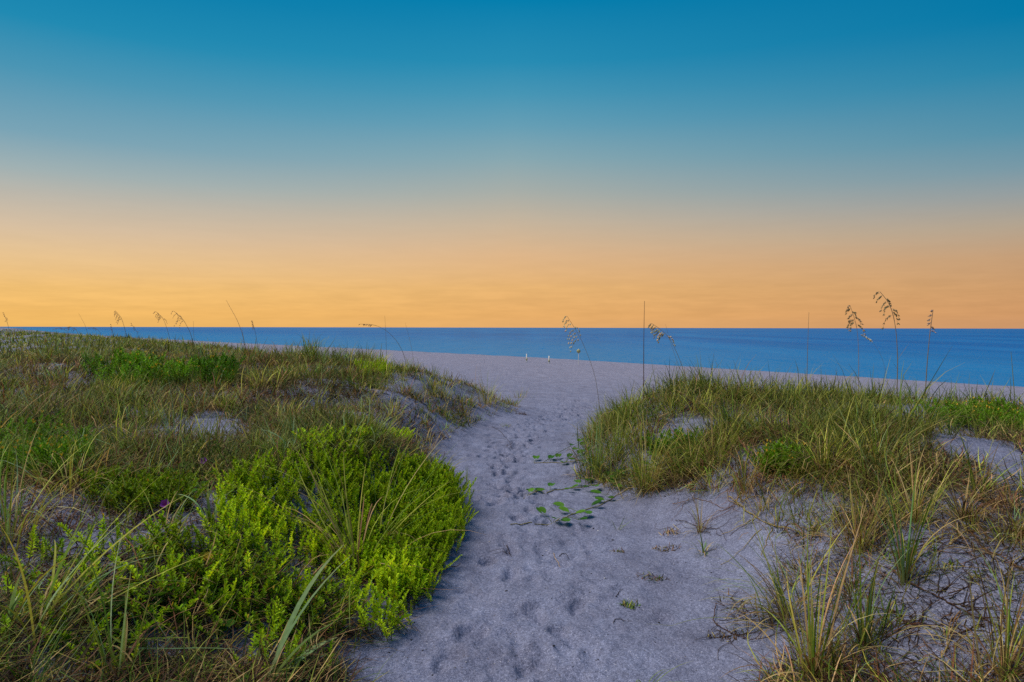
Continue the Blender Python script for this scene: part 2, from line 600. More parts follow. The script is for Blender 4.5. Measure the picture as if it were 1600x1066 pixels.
def press(x, y, a, ln=.27, wd=.10, dep=.022, rim=.35, flat=False):
    r = max(ln, wd) * 1.1
    i0, i1 = np.searchsorted(xs, [x - r, x + r]); j0, j1 = np.searchsorted(ys, [y - r, y + r])
    if i1 - i0 < 2 or j1 - j0 < 2:
        return
    sx_ = XX[j0:j1, i0:i1] - x; sy_ = YY[j0:j1, i0:i1] - y
    uu = (sx_ * math.cos(a) + sy_ * math.sin(a)) / (ln / 2)
    vv = (-sx_ * math.sin(a) + sy_ * math.cos(a)) / (wd / 2 * (1 + .22 * uu - .18 * uu * uu))
    d = (np.abs(uu) ** 2.6 + np.abs(vv) ** 2.6) ** (1 / 2.6)
    hole = -dep * sst(1.08, .72 if flat else .35, d)
    lip = dep * rim * np.exp(-((d - 1.2) / .16) ** 2) * (0.6 + .8 * vnoise(uu * 2 + x * 9, vv * 2 + y * 9, 4))
    ZZ[j0:j1, i0:i1] += hole + lip


pr = np.random.default_rng(3)
for i in range(620):
    y = 2.6 + 17 * pr.random() ** 1.25
    c = path_c(y); w = path_w(y)
    tread = -0.12 + .25 * vnoise(y * .4, 1.5, 77)
    x = c + (tread + pr.normal() * (.20 if i % 4 else .5)) * w
    press(x, y, pi / 2 + pr.normal() * .3, ln=pr.uniform(.18, .30), wd=pr.uniform(.085, .14), dep=pr.uniform(.008, .034) * (.45 if y < 6 else 1.0), rim=.55, flat=bool(i % 2))
for i in range(90):
    y = pr.uniform(3, 9); x = path_c(y) + pr.normal() * .55
    press(x, y, pr.uniform(0, 6.3), ln=pr.uniform(.05, .16), wd=pr.uniform(.04, .12), dep=pr.uniform(.004, .014))
for (px, py, a, ln, wd, dp) in [(873, 986, 85, .13, .115, .017), (838, 958, 110, .25, .105, .014), (762, 878, 80, .17, .12, .022),
                                (800, 862, 95, .2, .1, .014), (800, 900, 70, .26, .12, .012), (735, 990, 60, .25, .15, .016),
                                (700, 1030, 70, .24, .13, .014), (790, 740, 80, .24, .13, .03), (800, 770, 95, .24, .13, .028),
                                (790, 712, 85, .26, .14, .03), (835, 690, 90, .25, .14, .03), (810, 810, 100, .24, .12, .02), (850, 1030, 80, .25, .1, .010)]:
    g = G(px, py)
    press(g[0], g[1], radians(a), ln, wd, dp * 1.7, .45, flat=True)
ny, nx = XX.shape
ii = np.arange(nx - 1)[None, :] + np.arange(ny - 1)[:, None] * nx
F = np.stack([ii, ii + 1, ii + 1 + nx, ii + nx], -1).reshape(-1, 4)
mb = MB().add(np.stack([XX, YY, ZZ], -1).reshape(-1, 3), F, (.4, .37, .36))
tag(mb.build('ground', M_SAND, smooth=True), kind='structure')
GZ = ZZ


def hz(X, Y):
    """height of the sheet as built"""
    X = np.asarray(X, float); Y = np.asarray(Y, float)
    i = np.clip(np.searchsorted(xs, X) - 1, 0, nx - 2); j = np.clip(np.searchsorted(ys, Y) - 1, 0, ny - 2)
    u = (X - xs[i]) / (xs[i + 1] - xs[i]); v = (Y - ys[j]) / (ys[j + 1] - ys[j])
    return (GZ[j, i] * (1 - u) + GZ[j, i + 1] * u) * (1 - v) + (GZ[j + 1, i] * (1 - u) + GZ[j + 1, i + 1] * u) * v


# the sea: a sheet to the horizon, gentle swell near the beach
sxs = np.concatenate([-np.array(geo(60, 42000, 6, 1.25))[::-1], np.linspace(-60, 70, 120), geo(70, 42000, 6, 1.25)])
sys_ = np.concatenate([np.linspace(20, 130, 150), geo(130, 42000, 2, 1.12)])
SX, SY = np.meshgrid(sxs, sys_)
ss = CA * SX + SA * SY; st_ = -SA * SX + CA * SY
SZ = SEA_Z + np.where(np.hypot(SX, SY) < 130, .05 * np.sin(ss * .9 + 1.6 * vnoise(st_ * .05, ss * .08, 5)) * (.5 + vnoise(st_ * .06, ss * .1, 6)), 0)
ii = np.arange(len(sxs) - 1)[None, :] + np.arange(len(sys_) - 1)[:, None] * len(sxs)
F = np.stack([ii, ii + 1, ii + 1 + len(sxs), ii + len(sxs)], -1).reshape(-1, 4)
tag(MB().add(np.stack([SX, SY, SZ], -1).reshape(-1, 3), F, (.1, .2, .4)).build('sea', M_SEA, smooth=True), kind='structure')

# ------------------------------------------------------------------ pigments (linear albedo)
GREEN = np.array([.125, .205, .018]); YGREEN = np.array([.370, .385, .055]); STRAW = np.array([.52, .37, .140])
BROWN = np.array([.195, .100, .044]); DKGREEN = np.array([.050, .105, .012]); BLUEG = np.array([.220, .350, .140])
DKBROWN = np.array([.050, .029, .018]); LIME = np.array([.480, .700, .012]); MGREEN = np.array([.130, .280, .014])
PAL = np.stack([GREEN, YGREEN, STRAW, BROWN, DKGREEN, BLUEG, DKBROWN])


def pick(n, w, r=rng, jit=.22):
    w = np.asarray(w, float); w = w / w.sum()
    k = r.choice(len(PAL), n, p=w)
    c = PAL[k] * (1 + jit * r.standard_normal((n, 1))) * (1 + .06 * r.standard_normal((n, 3)))
    return np.clip(c, .006, .7)


# ------------------------------------------------------------------ where plants grow (outlines on the ground)
LEFT = [(-400, 521), (0, 521), (150, 525), (330, 540), (420, 556), (640, 568), (770, 596), (812, 622), (800, 645), (745, 662), (700, 688),
        (655, 700), (700, 745), (728, 805), (690, 880), (660, 935), (612, 995), (560, 1012), (540, 1066), (520, 1400), (-900, 1400)]
RIGHT = [(905, 752), (915, 700), (940, 655), (985, 630), (1060, 606), (1300, 600), (1480, 607), (1620, 622), (2400, 640), (2400, 1300), (1250, 1300),
         (1190, 1066), (1150, 980), (1120, 930), (1145, 880), (1165, 820), (1120, 775), (1060, 762), (1000, 772)]
BARE = [(330, 668, 75, 30), (225, 652, 50, 12), (530, 650, 36, 8), (640, 602, 18, 5), (700, 612, 16, 9), (640, 634, 22, 5), (580, 660, 20, 5), (695, 692, 28, 9), (735, 647, 22, 6), (480, 775, 32, 26), (140, 850, 70, 22), (400, 1005, 60, 45), (110, 1030, 70, 40), (250, 1010, 50, 30), (470, 905, 40, 25), (540, 1030, 40, 30),
        (1485, 682, 50, 18), (1535, 705, 75, 26), (1590, 740, 70, 32), (1050, 690, 34, 12), (1095, 664, 36, 13), (1215, 705, 26, 8), (1340, 690, 26, 8), (1420, 715, 24, 8), (1230, 795, 50, 16), (1180, 835, 50, 40), (1310, 790, 36, 10), (1500, 872, 80, 20), (1530, 925, 90, 26), (1570, 800, 40, 14),
        (1180, 900, 40, 50), (1190, 1010, 50, 50), (1440, 985, 60, 26), (1290, 905, 20, 15)]


def bare(px, py):
    b = np.zeros(np.shape(px))
    for x, y, rx, ry in BARE:
        b = np.maximum(b, np.exp(-(((px - x) / rx) ** 2 + ((py - y) / ry) ** 2) ** 1.5))
    return b


def scatter(n, r0, r1, a0, a1, seed, pw=1.0):
    r = np.random.default_rng(seed)
    u = r.random(n) ** pw
    rr = r0 * (r1 / r0) ** u
    aa = np.radians(r.uniform(a0, a1, n))
    X = rr * np.sin(aa); Y = rr * np.cos(aa)
    return X, Y


SHRUB_MAIN = [(330, 800), (400, 748), (500, 726), (600, 728), (680, 752), (722, 792), (724, 834), (694, 885), (668, 935), (620, 988), (570, 1000),
              (545, 960), (535, 905), (470, 890), (400, 885), (345, 855)]


def grass_mass(name, label, X, Y, dens_fn, weights_fn, hfun, nb, wfun, seed, nseg=3, spread=.06, cat='grass'):
    r = np.random.default_rng(seed)
    Z = hz(X, Y)
    px, py = proj(X, Y, Z)
    p = dens_fn(px, py, X, Y)
    keep = r.random(len(X)) < p
    X, Y, Z, px, py = X[keep], Y[keep], Z[keep], px[keep], py[keep]
    n = len(X)
    mbk = MB()
    kinds = weights_fn(px, py, X, Y)             # (n, len(PAL))
    hh = hfun(px, py, X, Y, r)
    ww = wfun(X, Y)
    tone = np.clip(1 + .28 * r.standard_normal(n) + .5 * fbm(X * .7, Y * .7, seed + 5, 2), .3, 1.8)
    droop = r.uniform(.2, 1.0, n)
    bi = np.repeat(np.arange(n), nb)
    m = len(bi)
    cum = np.cumsum(kinds / kinds.sum(1, keepdims=True), 1)
    # the blades of a tuft mostly share its kind, some differ
    rt = r.random(n)[bi]; rb = r.random(m)
    rv = np.where(r.random(m) < .55, rt, rb)
    k = (cum[bi] < rv[:, None]).sum(1).clip(0, len(PAL) - 1)
    c = PAL[k] * (.86 * tone[bi] * (1 + .2 * r.standard_normal(m)))[:, None] * (1 + .06 * r.standard_normal((m, 3)))
    c = np.clip(c, .006, .6)
    a = r.uniform(0, 2 * pi, m)
    off = np.abs(r.standard_normal(m)) * (spread * (0.5 + hh[bi] * 2.0))
    bx = X[bi] + off * np.cos(a); by = Y[bi] + off * np.sin(a)
    bz = hz(bx, by) - .01
    dead = (k == 3) | (k == 2) | (k == 6)
    lean = np.clip(np.abs(r.standard_normal(m)) * .28 + .05 + dead * r.uniform(0, .55, m), 0, 1.3)
    curl = (r.uniform(.2, 1.9, m) * (.45 + droop[bi])) + dead * r.uniform(0, 1.3, m)
    ln = hh[bi] * r.uniform(.55, 1.2, m) * np.where(dead, .95, 1)
    ribbons(mbk, np.stack([bx, by, bz], 1), a + r.normal(0, .5, m), lean, curl, ln, ww[bi] * r.uniform(.6, 1.3, m), c,
            nseg=nseg, drift=r.normal(0, .7, m), tipcol=c * .6 + STRAW * .32, floor=bz, basecol=c * .55 + BROWN * .5)
    o = mbk.build(name, M_GRASS)
    tag(o, label, cat, kind='stuff')
    return o


def wmix(n, *ws):
    return np.tile(np.asarray(ws, float), (n, 1))


# --- left dune
def dl(px, py, X, Y):
    i = inpoly(px, py, LEFT) | ((X < -1.5) & (Y < 3.0))
    s = CA * X + SA * Y
    d = np.where(i, 1.0, 0) * (1 - .97 * bare(px, py)) * (s < 10)
    d *= np.where(inpoly(px, py, SHRUB_MAIN), .06, 1)
    d *= np.clip(.90 + 1.7 * fbm(X * .9, Y * .9, 50, 3), .22, 1)
    d = np.where((px < 300) & (py < 620), np.maximum(d, .75 * i), d)
    d = np.where((px > 380) & (px < 600) & (py > 565) & (py < 638), np.maximum(d, .9 * i), d)
    d *= np.where((py > 760), .26, 1) * np.where((py > 870), .5, 1)
    d *= np.where((px > 590) & (py > 588), .45, 1)
    return d


BROWNS = [(60, 575, 90, 22), (110, 610, 90, 24), (480, 615, 90, 32), (320, 625, 70, 18), (250, 700, 90, 26), (180, 745, 90, 26), (60, 640, 70, 18), (420, 570, 40, 10), (640, 640, 50, 14), (730, 615, 40, 10), (560, 590, 30, 10), (110, 830, 80, 30)]


def wl(px, py, X, Y):
    n = len(px)
    f = fbm(X * .55, Y * .55, 61, 3); g = fbm(X * .9, Y * .9, 62, 3)
    w = np.zeros((n, 7))
    w[:, 0] = .24 + 1.0 * np.clip(f, -.22, .6)
    w[:, 1] = .22 + .4 * np.clip(g, -.3, .5)
    w[:, 2] = .20
    w[:, 3] = .62 - 1.6 * np.clip(f, -.5, .3)
    w[:, 4] = .22
    w[:, 5] = .08
    w[:, 6] = .26 + .7 * np.clip(-f, 0, .4)
    bz = np.zeros(n)
    for bx, by, rx, ry in BROWNS:
        bz = np.maximum(bz, np.exp(-((px - bx) / rx) ** 2 - ((py - by) / ry) ** 2))
    bz = bz[:, None]
    w = w * (1 - bz) + np.array([.10, .08, .16, .60, .12, .04, .38]) * bz
    far = sst(565, 535, py)[:, None]
    w = w * (1 - far) + np.array([.50, .20, .10, .16, .42, .08, .05]) * far
    crest = ((px > 560) & (py < 640))[:, None]
    w = np.where(crest, np.array([.32, .34, .28, .24, .06, .02, .10]), w)
    return np.clip(w, .01, None)


def hl_(px, py, X, Y, r):
    h = .30 + .20 * fbm(X * .5, Y * .5, 71, 2)
    h = h * np.where((px > 580) & (py > 560), .8, 1) * np.where((px > 380) & (px < 580) & (py < 640), 1.25, 1)
    h = np.where(py > 760, h * .9, h)
    return np.clip(h, .12, .5) * r.uniform(.7, 1.2, len(X))


wblade = lambda X, Y: .0030 + .00042 * np.hypot(X, Y)
X, Y = scatter(17500, 2.7, 30, -50, 5, 101, .95)
grass_mass('dune_grass', 'tangled green and brown grass covering the dune left of the sandy path', X, Y, dl, wl, hl_, 14, wblade, 201)


def dfar(px, py, X, Y):
    s = CA * X + SA * Y
    return np.where((s < 9.5 + 1.0 * vnoise(Y * .1, 3, 5)) & (X < -5), 1.0, 0)


X, Y = scatter(15500, 20, 420, -56, -12, 102, 1.25)
grass_mass('far_dune_grass', 'distant low green grass on the dune running to the horizon at far left', X, Y, dfar, wl,
           lambda px, py, X, Y, r: .42 * r.uniform(.6, 1.2, len(X)), 5, lambda X, Y: .006 + .0009 * np.hypot(X, Y), 202, nseg=2, spread=.6)


# --- right mound
def dr(px, py, X, Y):
    i = inpoly(px, py, RIGHT)
    s = CA * X + SA * Y
    d = np.where(i, 1.0, 0) * (1 - .97 * bare(px, py)) * (s < 14.5)
    d *= np.clip(.70 + 2.1 * fbm(X * 1.1, Y * 1.1, 55, 3), .06, 1)
    d *= np.where((px > 1430) & (py > 690) & (py < 830), .5, 1)
    d *= np.where((py > 765) & (px < 1290), .55, 1) * np.where(py > 845, .5, 1) * np.where(py > 900, .7, 1)
    return d


BROWNS_R = [(1490, 735, 90, 50), (1400, 760, 120, 40), (1180, 740, 60, 25), (1260, 765, 60, 18), (1335, 840, 50, 40), (1400, 690, 40, 22), (1150, 715, 40, 30), (1020, 690, 30, 20), (1560, 790, 50, 30), (1240, 680, 40, 18), (1340, 930, 60, 40), (1250, 880, 40, 25)]


def wr(px, py, X, Y):
    n = len(px)
    f = fbm(X * .7, Y * .7, 64, 3)
    w = np.zeros((n, 7))
    w[:, 0] = .42 + .8 * np.clip(f, -.3, .5)
    w[:, 1] = .55
    w[:, 2] = .50 + .25 * sst(680, 780, py)
    w[:, 3] = .24 + .40 * sst(640, 760, py) - .7 * np.clip(f, -.4, .25)
    w[:, 4] = .10
    w[:, 5] = .05
    w[:, 6] = .10 + .20 * sst(660, 780, py)
    bz = np.zeros(n)
    for bx, by, rx, ry in BROWNS_R:
        bz = np.maximum(bz, np.exp(-((px - bx) / rx) ** 2 - ((py - by) / ry) ** 2))
    bz = bz[:, None]
    w = w * (1 - bz) + np.array([.10, .14, .30, .55, .06, .02, .35]) * bz
    return np.clip(w, .01, None)


def hr_(px, py, X, Y, r):
    h = .34 + .16 * fbm(X * .7, Y * .7, 73, 2)
    h = h * np.where(py > 720, .8, 1) * np.where(py > 800, .75, 1) * np.where((px > 1400) & (py > 690) & (py < 830), .6, 1)
    return np.clip(h, .14, .5) * r.uniform(.7, 1.25, len(X))


X, Y = scatter(9500, 2.7, 17, 0, 48, 103, .85)
grass_mass('dune_grass', 'fine yellow green grass with straw covering the mound right of the path', X, Y, dr, wr, hr_, 15, wblade, 203)

# larger uneven tufts standing out of the mass
X, Y = scatter(1500, 2.7, 22, -50, 4, 111, .8)
grass_mass('tall_dune_grass', 'taller arching grass standing out of the left dune cover', X, Y, dl, wl, lambda px, py, X, Y, r: hl_(px, py, X, Y, r) * r.uniform(1.1, 1.7, len(X)), 24,
           lambda X, Y: 1.35 * wblade(X, Y), 211, nseg=4, spread=.045)
X, Y = scatter(1100, 2.7, 15, 2, 48, 112, .7)
grass_mass('tall_dune_grass', 'taller arching grass standing out of the right mound cover', X, Y, lambda *a: dr(*a) * np.where((a[0] > 1400) & (a[1] > 690), .4, 1), wr, lambda px, py, X, Y, r: hr_(px, py, X, Y, r) * r.uniform(1.05, 1.55, len(X)), 26,
           lambda X, Y: 1.35 * wblade(X, Y), 212, nseg=4, spread=.05)

# --- matted dead and living blades low between the tufts, many coloured dark as shadowed gaps
def thatch(name, label, n, poly, a0, a1, seed, r1, ymax):
    r = np.random.default_rng(seed)
    X, Y = scatter(n, 2.7, r1, a0, a1, seed)
    Z = hz(X, Y); px, py = proj(X, Y, Z)
    f = fbm(X * .9, Y * .9, seed, 3)
    k = inpoly(px, py, poly) & (r.random(n) < np.clip(.8 + 1.4 * f, .1, 1) * np.where(py > ymax, .14, 1)) & (bare(px, py) * 1.2 < r.random(n)) & (CA * X + SA * Y < 10.3 + 4 * (X > 1)) & ~inpoly(px, py, SHRUB_MAIN)
    X, Y = X[k], Y[k]; m = len(X)
    c = pick(m, (.12, .12, .24, .62, .20, .02, .70), r, .25)
    z = hz(X, Y)
    mbk = MB()
    ribbons(mbk, np.stack([X, Y, z + .005], 1), r.uniform(0, 6.3, m), r.uniform(.5, 1.3, m), r.uniform(0, .9, m), r.uniform(.10, .30, m), .004 + .0007 * np.hypot(X, Y), c,
            nseg=3, drift=r.normal(0, 1.0, m), floor=z + .006)
    return tag(mbk.build(name, M_GRASS), label, 'grass', kind='stuff')


thatch('matted_grass', 'low mat of dead and green blades, darkened as gap shade, between tufts on the left dune', 70000, LEFT, -56, 5, 311, 30, 770)
thatch('matted_grass', 'low mat of dead and green blades, darkened as gap shade, between tufts on the right mound', 40000, RIGHT, 2, 52, 312, 15, 770)

# --- fallen dead bits, mostly coloured dark to stand in for shade under the plants
def litter(name, label, n, poly, a0, a1, seed, r1):
    r = np.random.default_rng(seed)
    X, Y = scatter(n, 2.6, r1, a0, a1, seed)
    Z = hz(X, Y); px, py = proj(X, Y, Z)
    k = inpoly(px, py, poly) & (r.random(n) < np.clip(.75 + 1.6 * fbm(X * 1.1, Y * 1.1, seed, 3), .1, 1)) & (bare(px, py) * .75 < r.random(n))
    X, Y = X[k], Y[k]; m = len(X)
    ln = r.uniform(.04, .22, m)
    c = np.where(r.random((m, 1)) < .78, DKBROWN * .9, np.where(r.random((m, 1)) < .5, BROWN, STRAW * .8)) * (1 + .25 * r.standard_normal((m, 1)))
    mbk = MB()
    ribbons(mbk, np.stack([X, Y, hz(X, Y) + .004], 1), r.uniform(0, 6.3, m), r.uniform(1.2, 1.56, m), r.uniform(-.2, .15, m), ln, .0026 + .0011 * Y, np.clip(c, .01, .6),
            nseg=1, drift=r.normal(0, 1.2, m), floor=hz(X, Y) + .002)
    return tag(mbk.build(name, M_DRY), label, 'litter', kind='stuff')


litter('plant_litter', 'dead stems and leaf bits, darkened as painted shade, strewn under the plants left of the path', 60000, LEFT, -48, 4, 301, 20)
litter('plant_litter', 'dead stems and roots, darkened as painted shade, strewn on the sand of the mound right of the path', 24000, RIGHT, 3, 46, 302, 13)


# ------------------------------------------------------------------ leafy sprigs and shrubs
def leaf_shape(P, d, up, ln, wd, fold=.25, bend=.3):
    """six-cornered spoon shaped leaf, folded along its rib: two quads"""
    d = d / np.linalg.norm(d)
    side = np.cross(d, up); side /= np.linalg.norm(side) + 1e-9
    nrm = np.cross(side, d)
    tip = P + d * ln - nrm * ln * bend * .5
    m1 = P + d * ln * .45 + nrm * ln * .03
    m2 = P + d * ln * .82 - nrm * ln * bend * .22
    return np.array([P, m1 + side * wd * .36 + nrm * wd * fold, m2 + side * wd * .45 + nrm * wd * fold, tip,
                     m2 - side * wd * .45 + nrm * wd * fold, m1 - side * wd * .36 + nrm * wd * fold])


LEAF_F = np.array([(0, 1, 2, 3), (0, 3, 4, 5)])


def sprig_arrays(seed, height=.22, leaves=34, leaf=.026, col=LIME, lean=.35):
    r = np.random.default_rng(seed)
    mbk = MB()
    n = 6
    a = r.uniform(0, 6.3); u = np.linspace(0, 1, n)
    ben = lean * r.uniform(.3, 1.2)
    P = np.stack([np.cos(a) * ben * height * u ** 1.6, np.sin(a) * ben * height * u ** 1.6, height * u * (1 - .1 * ben * u)], 1)
    P[:, :2] += r.normal(0, height * .015, (n, 2)) * u[:, None]
    tube(mbk, P, np.linspace(.0032, .0014, n), BROWN * .8 + GREEN * .4, 3)
    for i in range(leaves):
        t = .14 + .86 * (i / (leaves - 1)) ** .9
        q = np.array([np.interp(t, u, P[:, k]) for k in range(3)])
        th = i * 2.4 + r.normal(0, .3)
        el_ = .45 + .65 * t + r.normal(0, .12)
        d = np.array([math.cos(th) * math.cos(el_), math.sin(th) * math.cos(el_), math.sin(el_)])
        l = leaf * r.uniform(.75, 1.2) * (1 - .35 * max(0, t - .75) / .25)
        c = col * r.uniform(.72, 1.2) * (1 + .05 * r.standard_normal(3))
        if r.random() < .03:
            c = np.array([.50, .33, .03])
        mbk.add(leaf_shape(q, d, np.array([0, 0, 1.0]), l, l * .5, .12, .3), LEAF_F, np.clip(c, .01, .7))
    return mbk


SPRIG = {}


def sprig_set(key, col, **kw):
    arr = []
    for i in range(5):
        b = sprig_arrays(900 + hash_key(key) + i, col=col, **kw)
        arr.append((np.concatenate(b.V), np.concatenate([f for f in b.F]) if len({f.shape[1] for f in b.F}) == 1 else None, np.concatenate(b.C), b))
    SPRIG[key] = arr


def hash_key(k):
    return sum(ord(c) * (i + 3) for i, c in enumerate(k)) % 500


sprig_set('lime', LIME, height=.20, leaves=44, leaf=.027)
sprig_set('mid', MGREEN, height=.20, leaves=24, leaf=.034)
sprig_set('low', LIME * .5 + MGREEN * .5, height=.15, leaves=26, leaf=.029, lean=.7)


def join_sprigs(mbk, key, pts, scale, yaw, tilt, taz, tone, r):
    """real copies of the sprig meshes set at pts"""
    for vi in range(5):
        V0, F0, C0, _ = SPRIG[key][vi]
        ids = np.where(np.arange(len(pts)) % 5 == vi)[0]
        for i in ids:
            cy, sy_ = math.cos(yaw[i]), math.sin(yaw[i])
            V = V0 * scale[i]
            V = np.stack([V[:, 0] * cy - V[:, 1] * sy_, V[:, 0] * sy_ + V[:, 1] * cy, V[:, 2]], 1)
            k = math.tan(tilt[i])
            V[:, 0] += V[:, 2] * k * math.cos(taz[i]); V[:, 1] += V[:, 2] * k * math.sin(taz[i])
            mbk.add(V + pts[i], F0, np.clip(C0 * tone[i], .005, .7))


SPRIG_ME = {}


def sprig_child(key, vi, parent, loc, sc, yaw, tilt, taz, name='sprig'):
    if (key, vi) not in SPRIG_ME:
        o = SPRIG[key][vi][3].build(name, M_LEAF, parent)
        SPRIG_ME[(key, vi)] = o.data
    else:
        o = bpy.data.objects.new(name, SPRIG_ME[(key, vi)])
        COL.objects.link(o)
        o.parent = parent
    o.location = tuple(float(v) for v in loc)
    o.rotation_mode = 'QUATERNION'
    ax = Vector((-math.sin(taz), math.cos(taz), 0))
    o.rotation_quaternion = Matrix.Rotation(tilt, 3, ax).to_quaternion() @ Matrix.Rotation(yaw, 3, 'Z').to_quaternion()
    o.scale = (sc, sc, sc)
    return o


def poly_points(poly, n, seed, dens=None):
    r = np.random.default_rng(seed)
    W_ = np.array([G(x, y) for x, y in poly])
    lo = W_.min(0); hi = W_.max(0)
    X = r.uniform(lo[0], hi[0], n * 12); Y = r.uniform(lo[1], hi[1], n * 12)
    Z = hz(X, Y)
    px, py = proj(X, Y, Z)
    k = inpoly(px, py, poly)
    if dens is not None:
        k &= r.random(len(X)) < dens(px, py, X, Y)
    X, Y, Z = X[k][:n], Y[k][:n], Z[k][:n]
    return np.stack([X, Y, Z], 1)


def runners(mbk, pts, r, n, col, rad=.0035, ln=(.2, .6)):
    for i in range(n):
        p = pts[r.integers(len(pts))]
        a = r.uniform(0, 6.3); l = r.uniform(*ln); k = 8
        u = np.linspace(0, 1, k)
        th = a + np.cumsum(r.normal(0, .35, k))
        X = p[0] + np.cumsum(np.cos(th)) * l / k; Y = p[1] + np.cumsum(np.sin(th)) * l / k
        Z = hz(X, Y) + .008 + .03 * np.abs(np.sin(u * 3 + a)) * r.random()
        tube(mbk, np.stack([X, Y, Z], 1), np.linspace(rad, rad * .5, k), np.asarray(col) * r.uniform(.6, 1.3), 4)


def shrub(name, label, poly, n, key, seed, scale=(.8, 1.3), dens=None, children=0, cat='shrub', tone=(.8, 1.2), tilt=.25, lift=0.0):
    r = np.random.default_rng(seed)
    pts = poly_points(poly, n, seed, dens)
    n = len(pts)
    base = pts.mean(0); base[2] = float(hz(base[0], base[1]))
    t = thing(name, base, label, cat)
    if lift:
        c = pts[:, :2].mean(0); d = np.linalg.norm(pts[:, :2] - c, axis=1)
        pts[:, 2] += lift * np.clip(1 - (d / (d.max() + 1e-6)) ** 2, 0, 1)
    sc = r.uniform(scale[0], scale[1], n) * (1 + .25 * fbm(pts[:, 0] * 2, pts[:, 1] * 2, seed, 2))
    yaw = r.uniform(0, 6.3, n); tl = np.abs(r.normal(0, tilt, n)); ta = r.uniform(0, 6.3, n)
    # outer sprigs splay outwards
    c = pts[:, :2].mean(0)
    d = pts[:, :2] - c
    rel = np.linalg.norm(d, axis=1); rel = rel / (rel.max() + 1e-6)
    ed = rel > .75
    ta[ed] = np.arctan2(d[ed, 1], d[ed, 0]) + r.normal(0, .5, ed.sum()); tl[ed] += .18
    tn = r.uniform(tone[0], tone[1], n)
    order = np.argsort(pts[:, 1])
    ch = order[:children]; rest = order[children:]
    for q, i in enumerate(ch):
        sprig_child(key, q % 5, t, pts[i] - base, sc[i], yaw[i], tl[i], ta[i])
    if len(rest):
        mbk = MB()
        join_sprigs(mbk, key, pts[rest], sc[rest], yaw[rest], tl[rest], ta[rest], tn[rest], r)
        tag(mbk.build('foliage', M_LEAF, t, origin=base), kind='stuff')
    cen = pts[:, :2].mean(0); dd = np.hypot(*(pts[:, :2] - cen).T)
    inner = pts[dd < .7 * dd.max()]
    for k in range(min(14, max(3, n // 30))):
        mbk = MB()
        runners(mbk, inner, r, 1, BROWN * .6, .0035, (.12, .35))
        mbk.build('woody_stem', M_DRY, t, origin=base)
    return t


def dmain(px, py, X, Y):
    hole = np.exp(-(((px - 478) / 26) ** 2 + ((py - 812) / 18) ** 2)) + .8 * np.exp(-(((px - 440) / 40) ** 2 + ((py - 880) / 20) ** 2)) + .7 * np.exp(-(((px - 560) / 24) ** 2 + ((py - 920) / 20) ** 2))
    d = np.clip(.85 + 1.2 * fbm(X * 2.2, Y * 2.2, 88, 2), .35, 1)
    return np.clip(d * (1 - .9 * hole) * np.where((px < 420) & (py > 820), .7, 1), 0, 1)


shrub('green_shrub', 'large bright lime green leafy shrub spilling onto the sandy path', SHRUB_MAIN, 1600, 'lime', 41, (.62, 1.05), dmain, 300, tone=(.5, 1.2))
shrub('green_shrub', 'dark green low shrub at the left edge of the photo beside pale sand', [(-60, 690), (60, 685), (140, 705), (150, 740), (60, 760), (-60, 760)], 420, 'mid', 42, (.8, 1.3))
shrub('green_shrub', 'bright green shrub patch on the dune slope below the leaning grass stalks', [(130, 585), (200, 575), (262, 580), (300, 600), (240, 612), (150, 610)], 420, 'mid', 43, (.6, 2.0), tone=(.5, 1.6))
shrub('green_shrub', 'green leafy shrub strip amid brown grass on the left dune slope', [(300, 586), (350, 582), (372, 596), (350, 612), (305, 606)], 240, 'mid', 44, (.6, 1.9), tone=(.5, 1.4))
shrub('green_shrub', 'small bright green shrub on the crest of the left dune before the beach', [(555, 580), (600, 578), (610, 590), (565, 594)], 110, 'lime', 45, (.8, 1.2))
shrub('green_shrub', 'low green creeping shrub just behind the large lime green shrub', [(470, 700), (560, 690), (640, 690), (640, 700), (560, 712), (480, 716)], 230, 'low', 46, (.7, 1.1))
shrub('green_shrub', 'green leafy patch left of the large lime green shrub under thin grass', [(130, 770), (210, 755), (290, 765), (300, 800), (200, 815), (140, 800)], 230, 'low', 47, (.7, 1.1), tone=(.3, .65))
shrub('green_shrub', 'leafy green patch on the mound right of the path, left of its bare hollow', [(1180, 735), (1215, 722), (1250, 728), (1245, 750), (1195, 752)], 120, 'mid', 48, (.7, 1.1))
shrub('green_shrub', 'green leafy patch behind the bare hollow near the right edge of the photo', [(1440, 652), (1560, 648), (1640, 665), (1640, 684), (1540, 676), (1460, 668)], 300, 'mid', 49, (.7, 1.2), tone=(.8, 1.3))
shrub('green_shrub', 'small green leaves hidden among tall grass at the near end of the right mound', [(1010, 700), (1060, 690), (1095, 700), (1060, 715), (1020, 715)], 110, 'mid', 50, (.6, 1.0))

shrub('green_shrub', 'dim low leafy growth with dark gaps left of and below the lime green shrub', [(225, 860), (335, 838), (420, 888), (520, 925), (545, 985), (450, 1000), (320, 965)], 230, 'low', 51, (.7, 1.2), tone=(.4, 1.0))
shrub('green_shrub', 'small dark green shrub on the left dune crest where the beach first shows', [(365, 560), (405, 556), (420, 564), (385, 572)], 110, 'mid', 52, (.9, 1.7), tone=(.4, .9))
shrub('green_shrub', 'few lime green sprigs straggling from the shrub edge onto path sand', [(700, 780), (735, 800), (735, 830), (700, 890), (680, 940), (640, 990), (600, 1012), (620, 980), (690, 880), (722, 830)], 70, 'lime', 53, (.4, .8), tone=(.6, 1.1), tilt=.4)

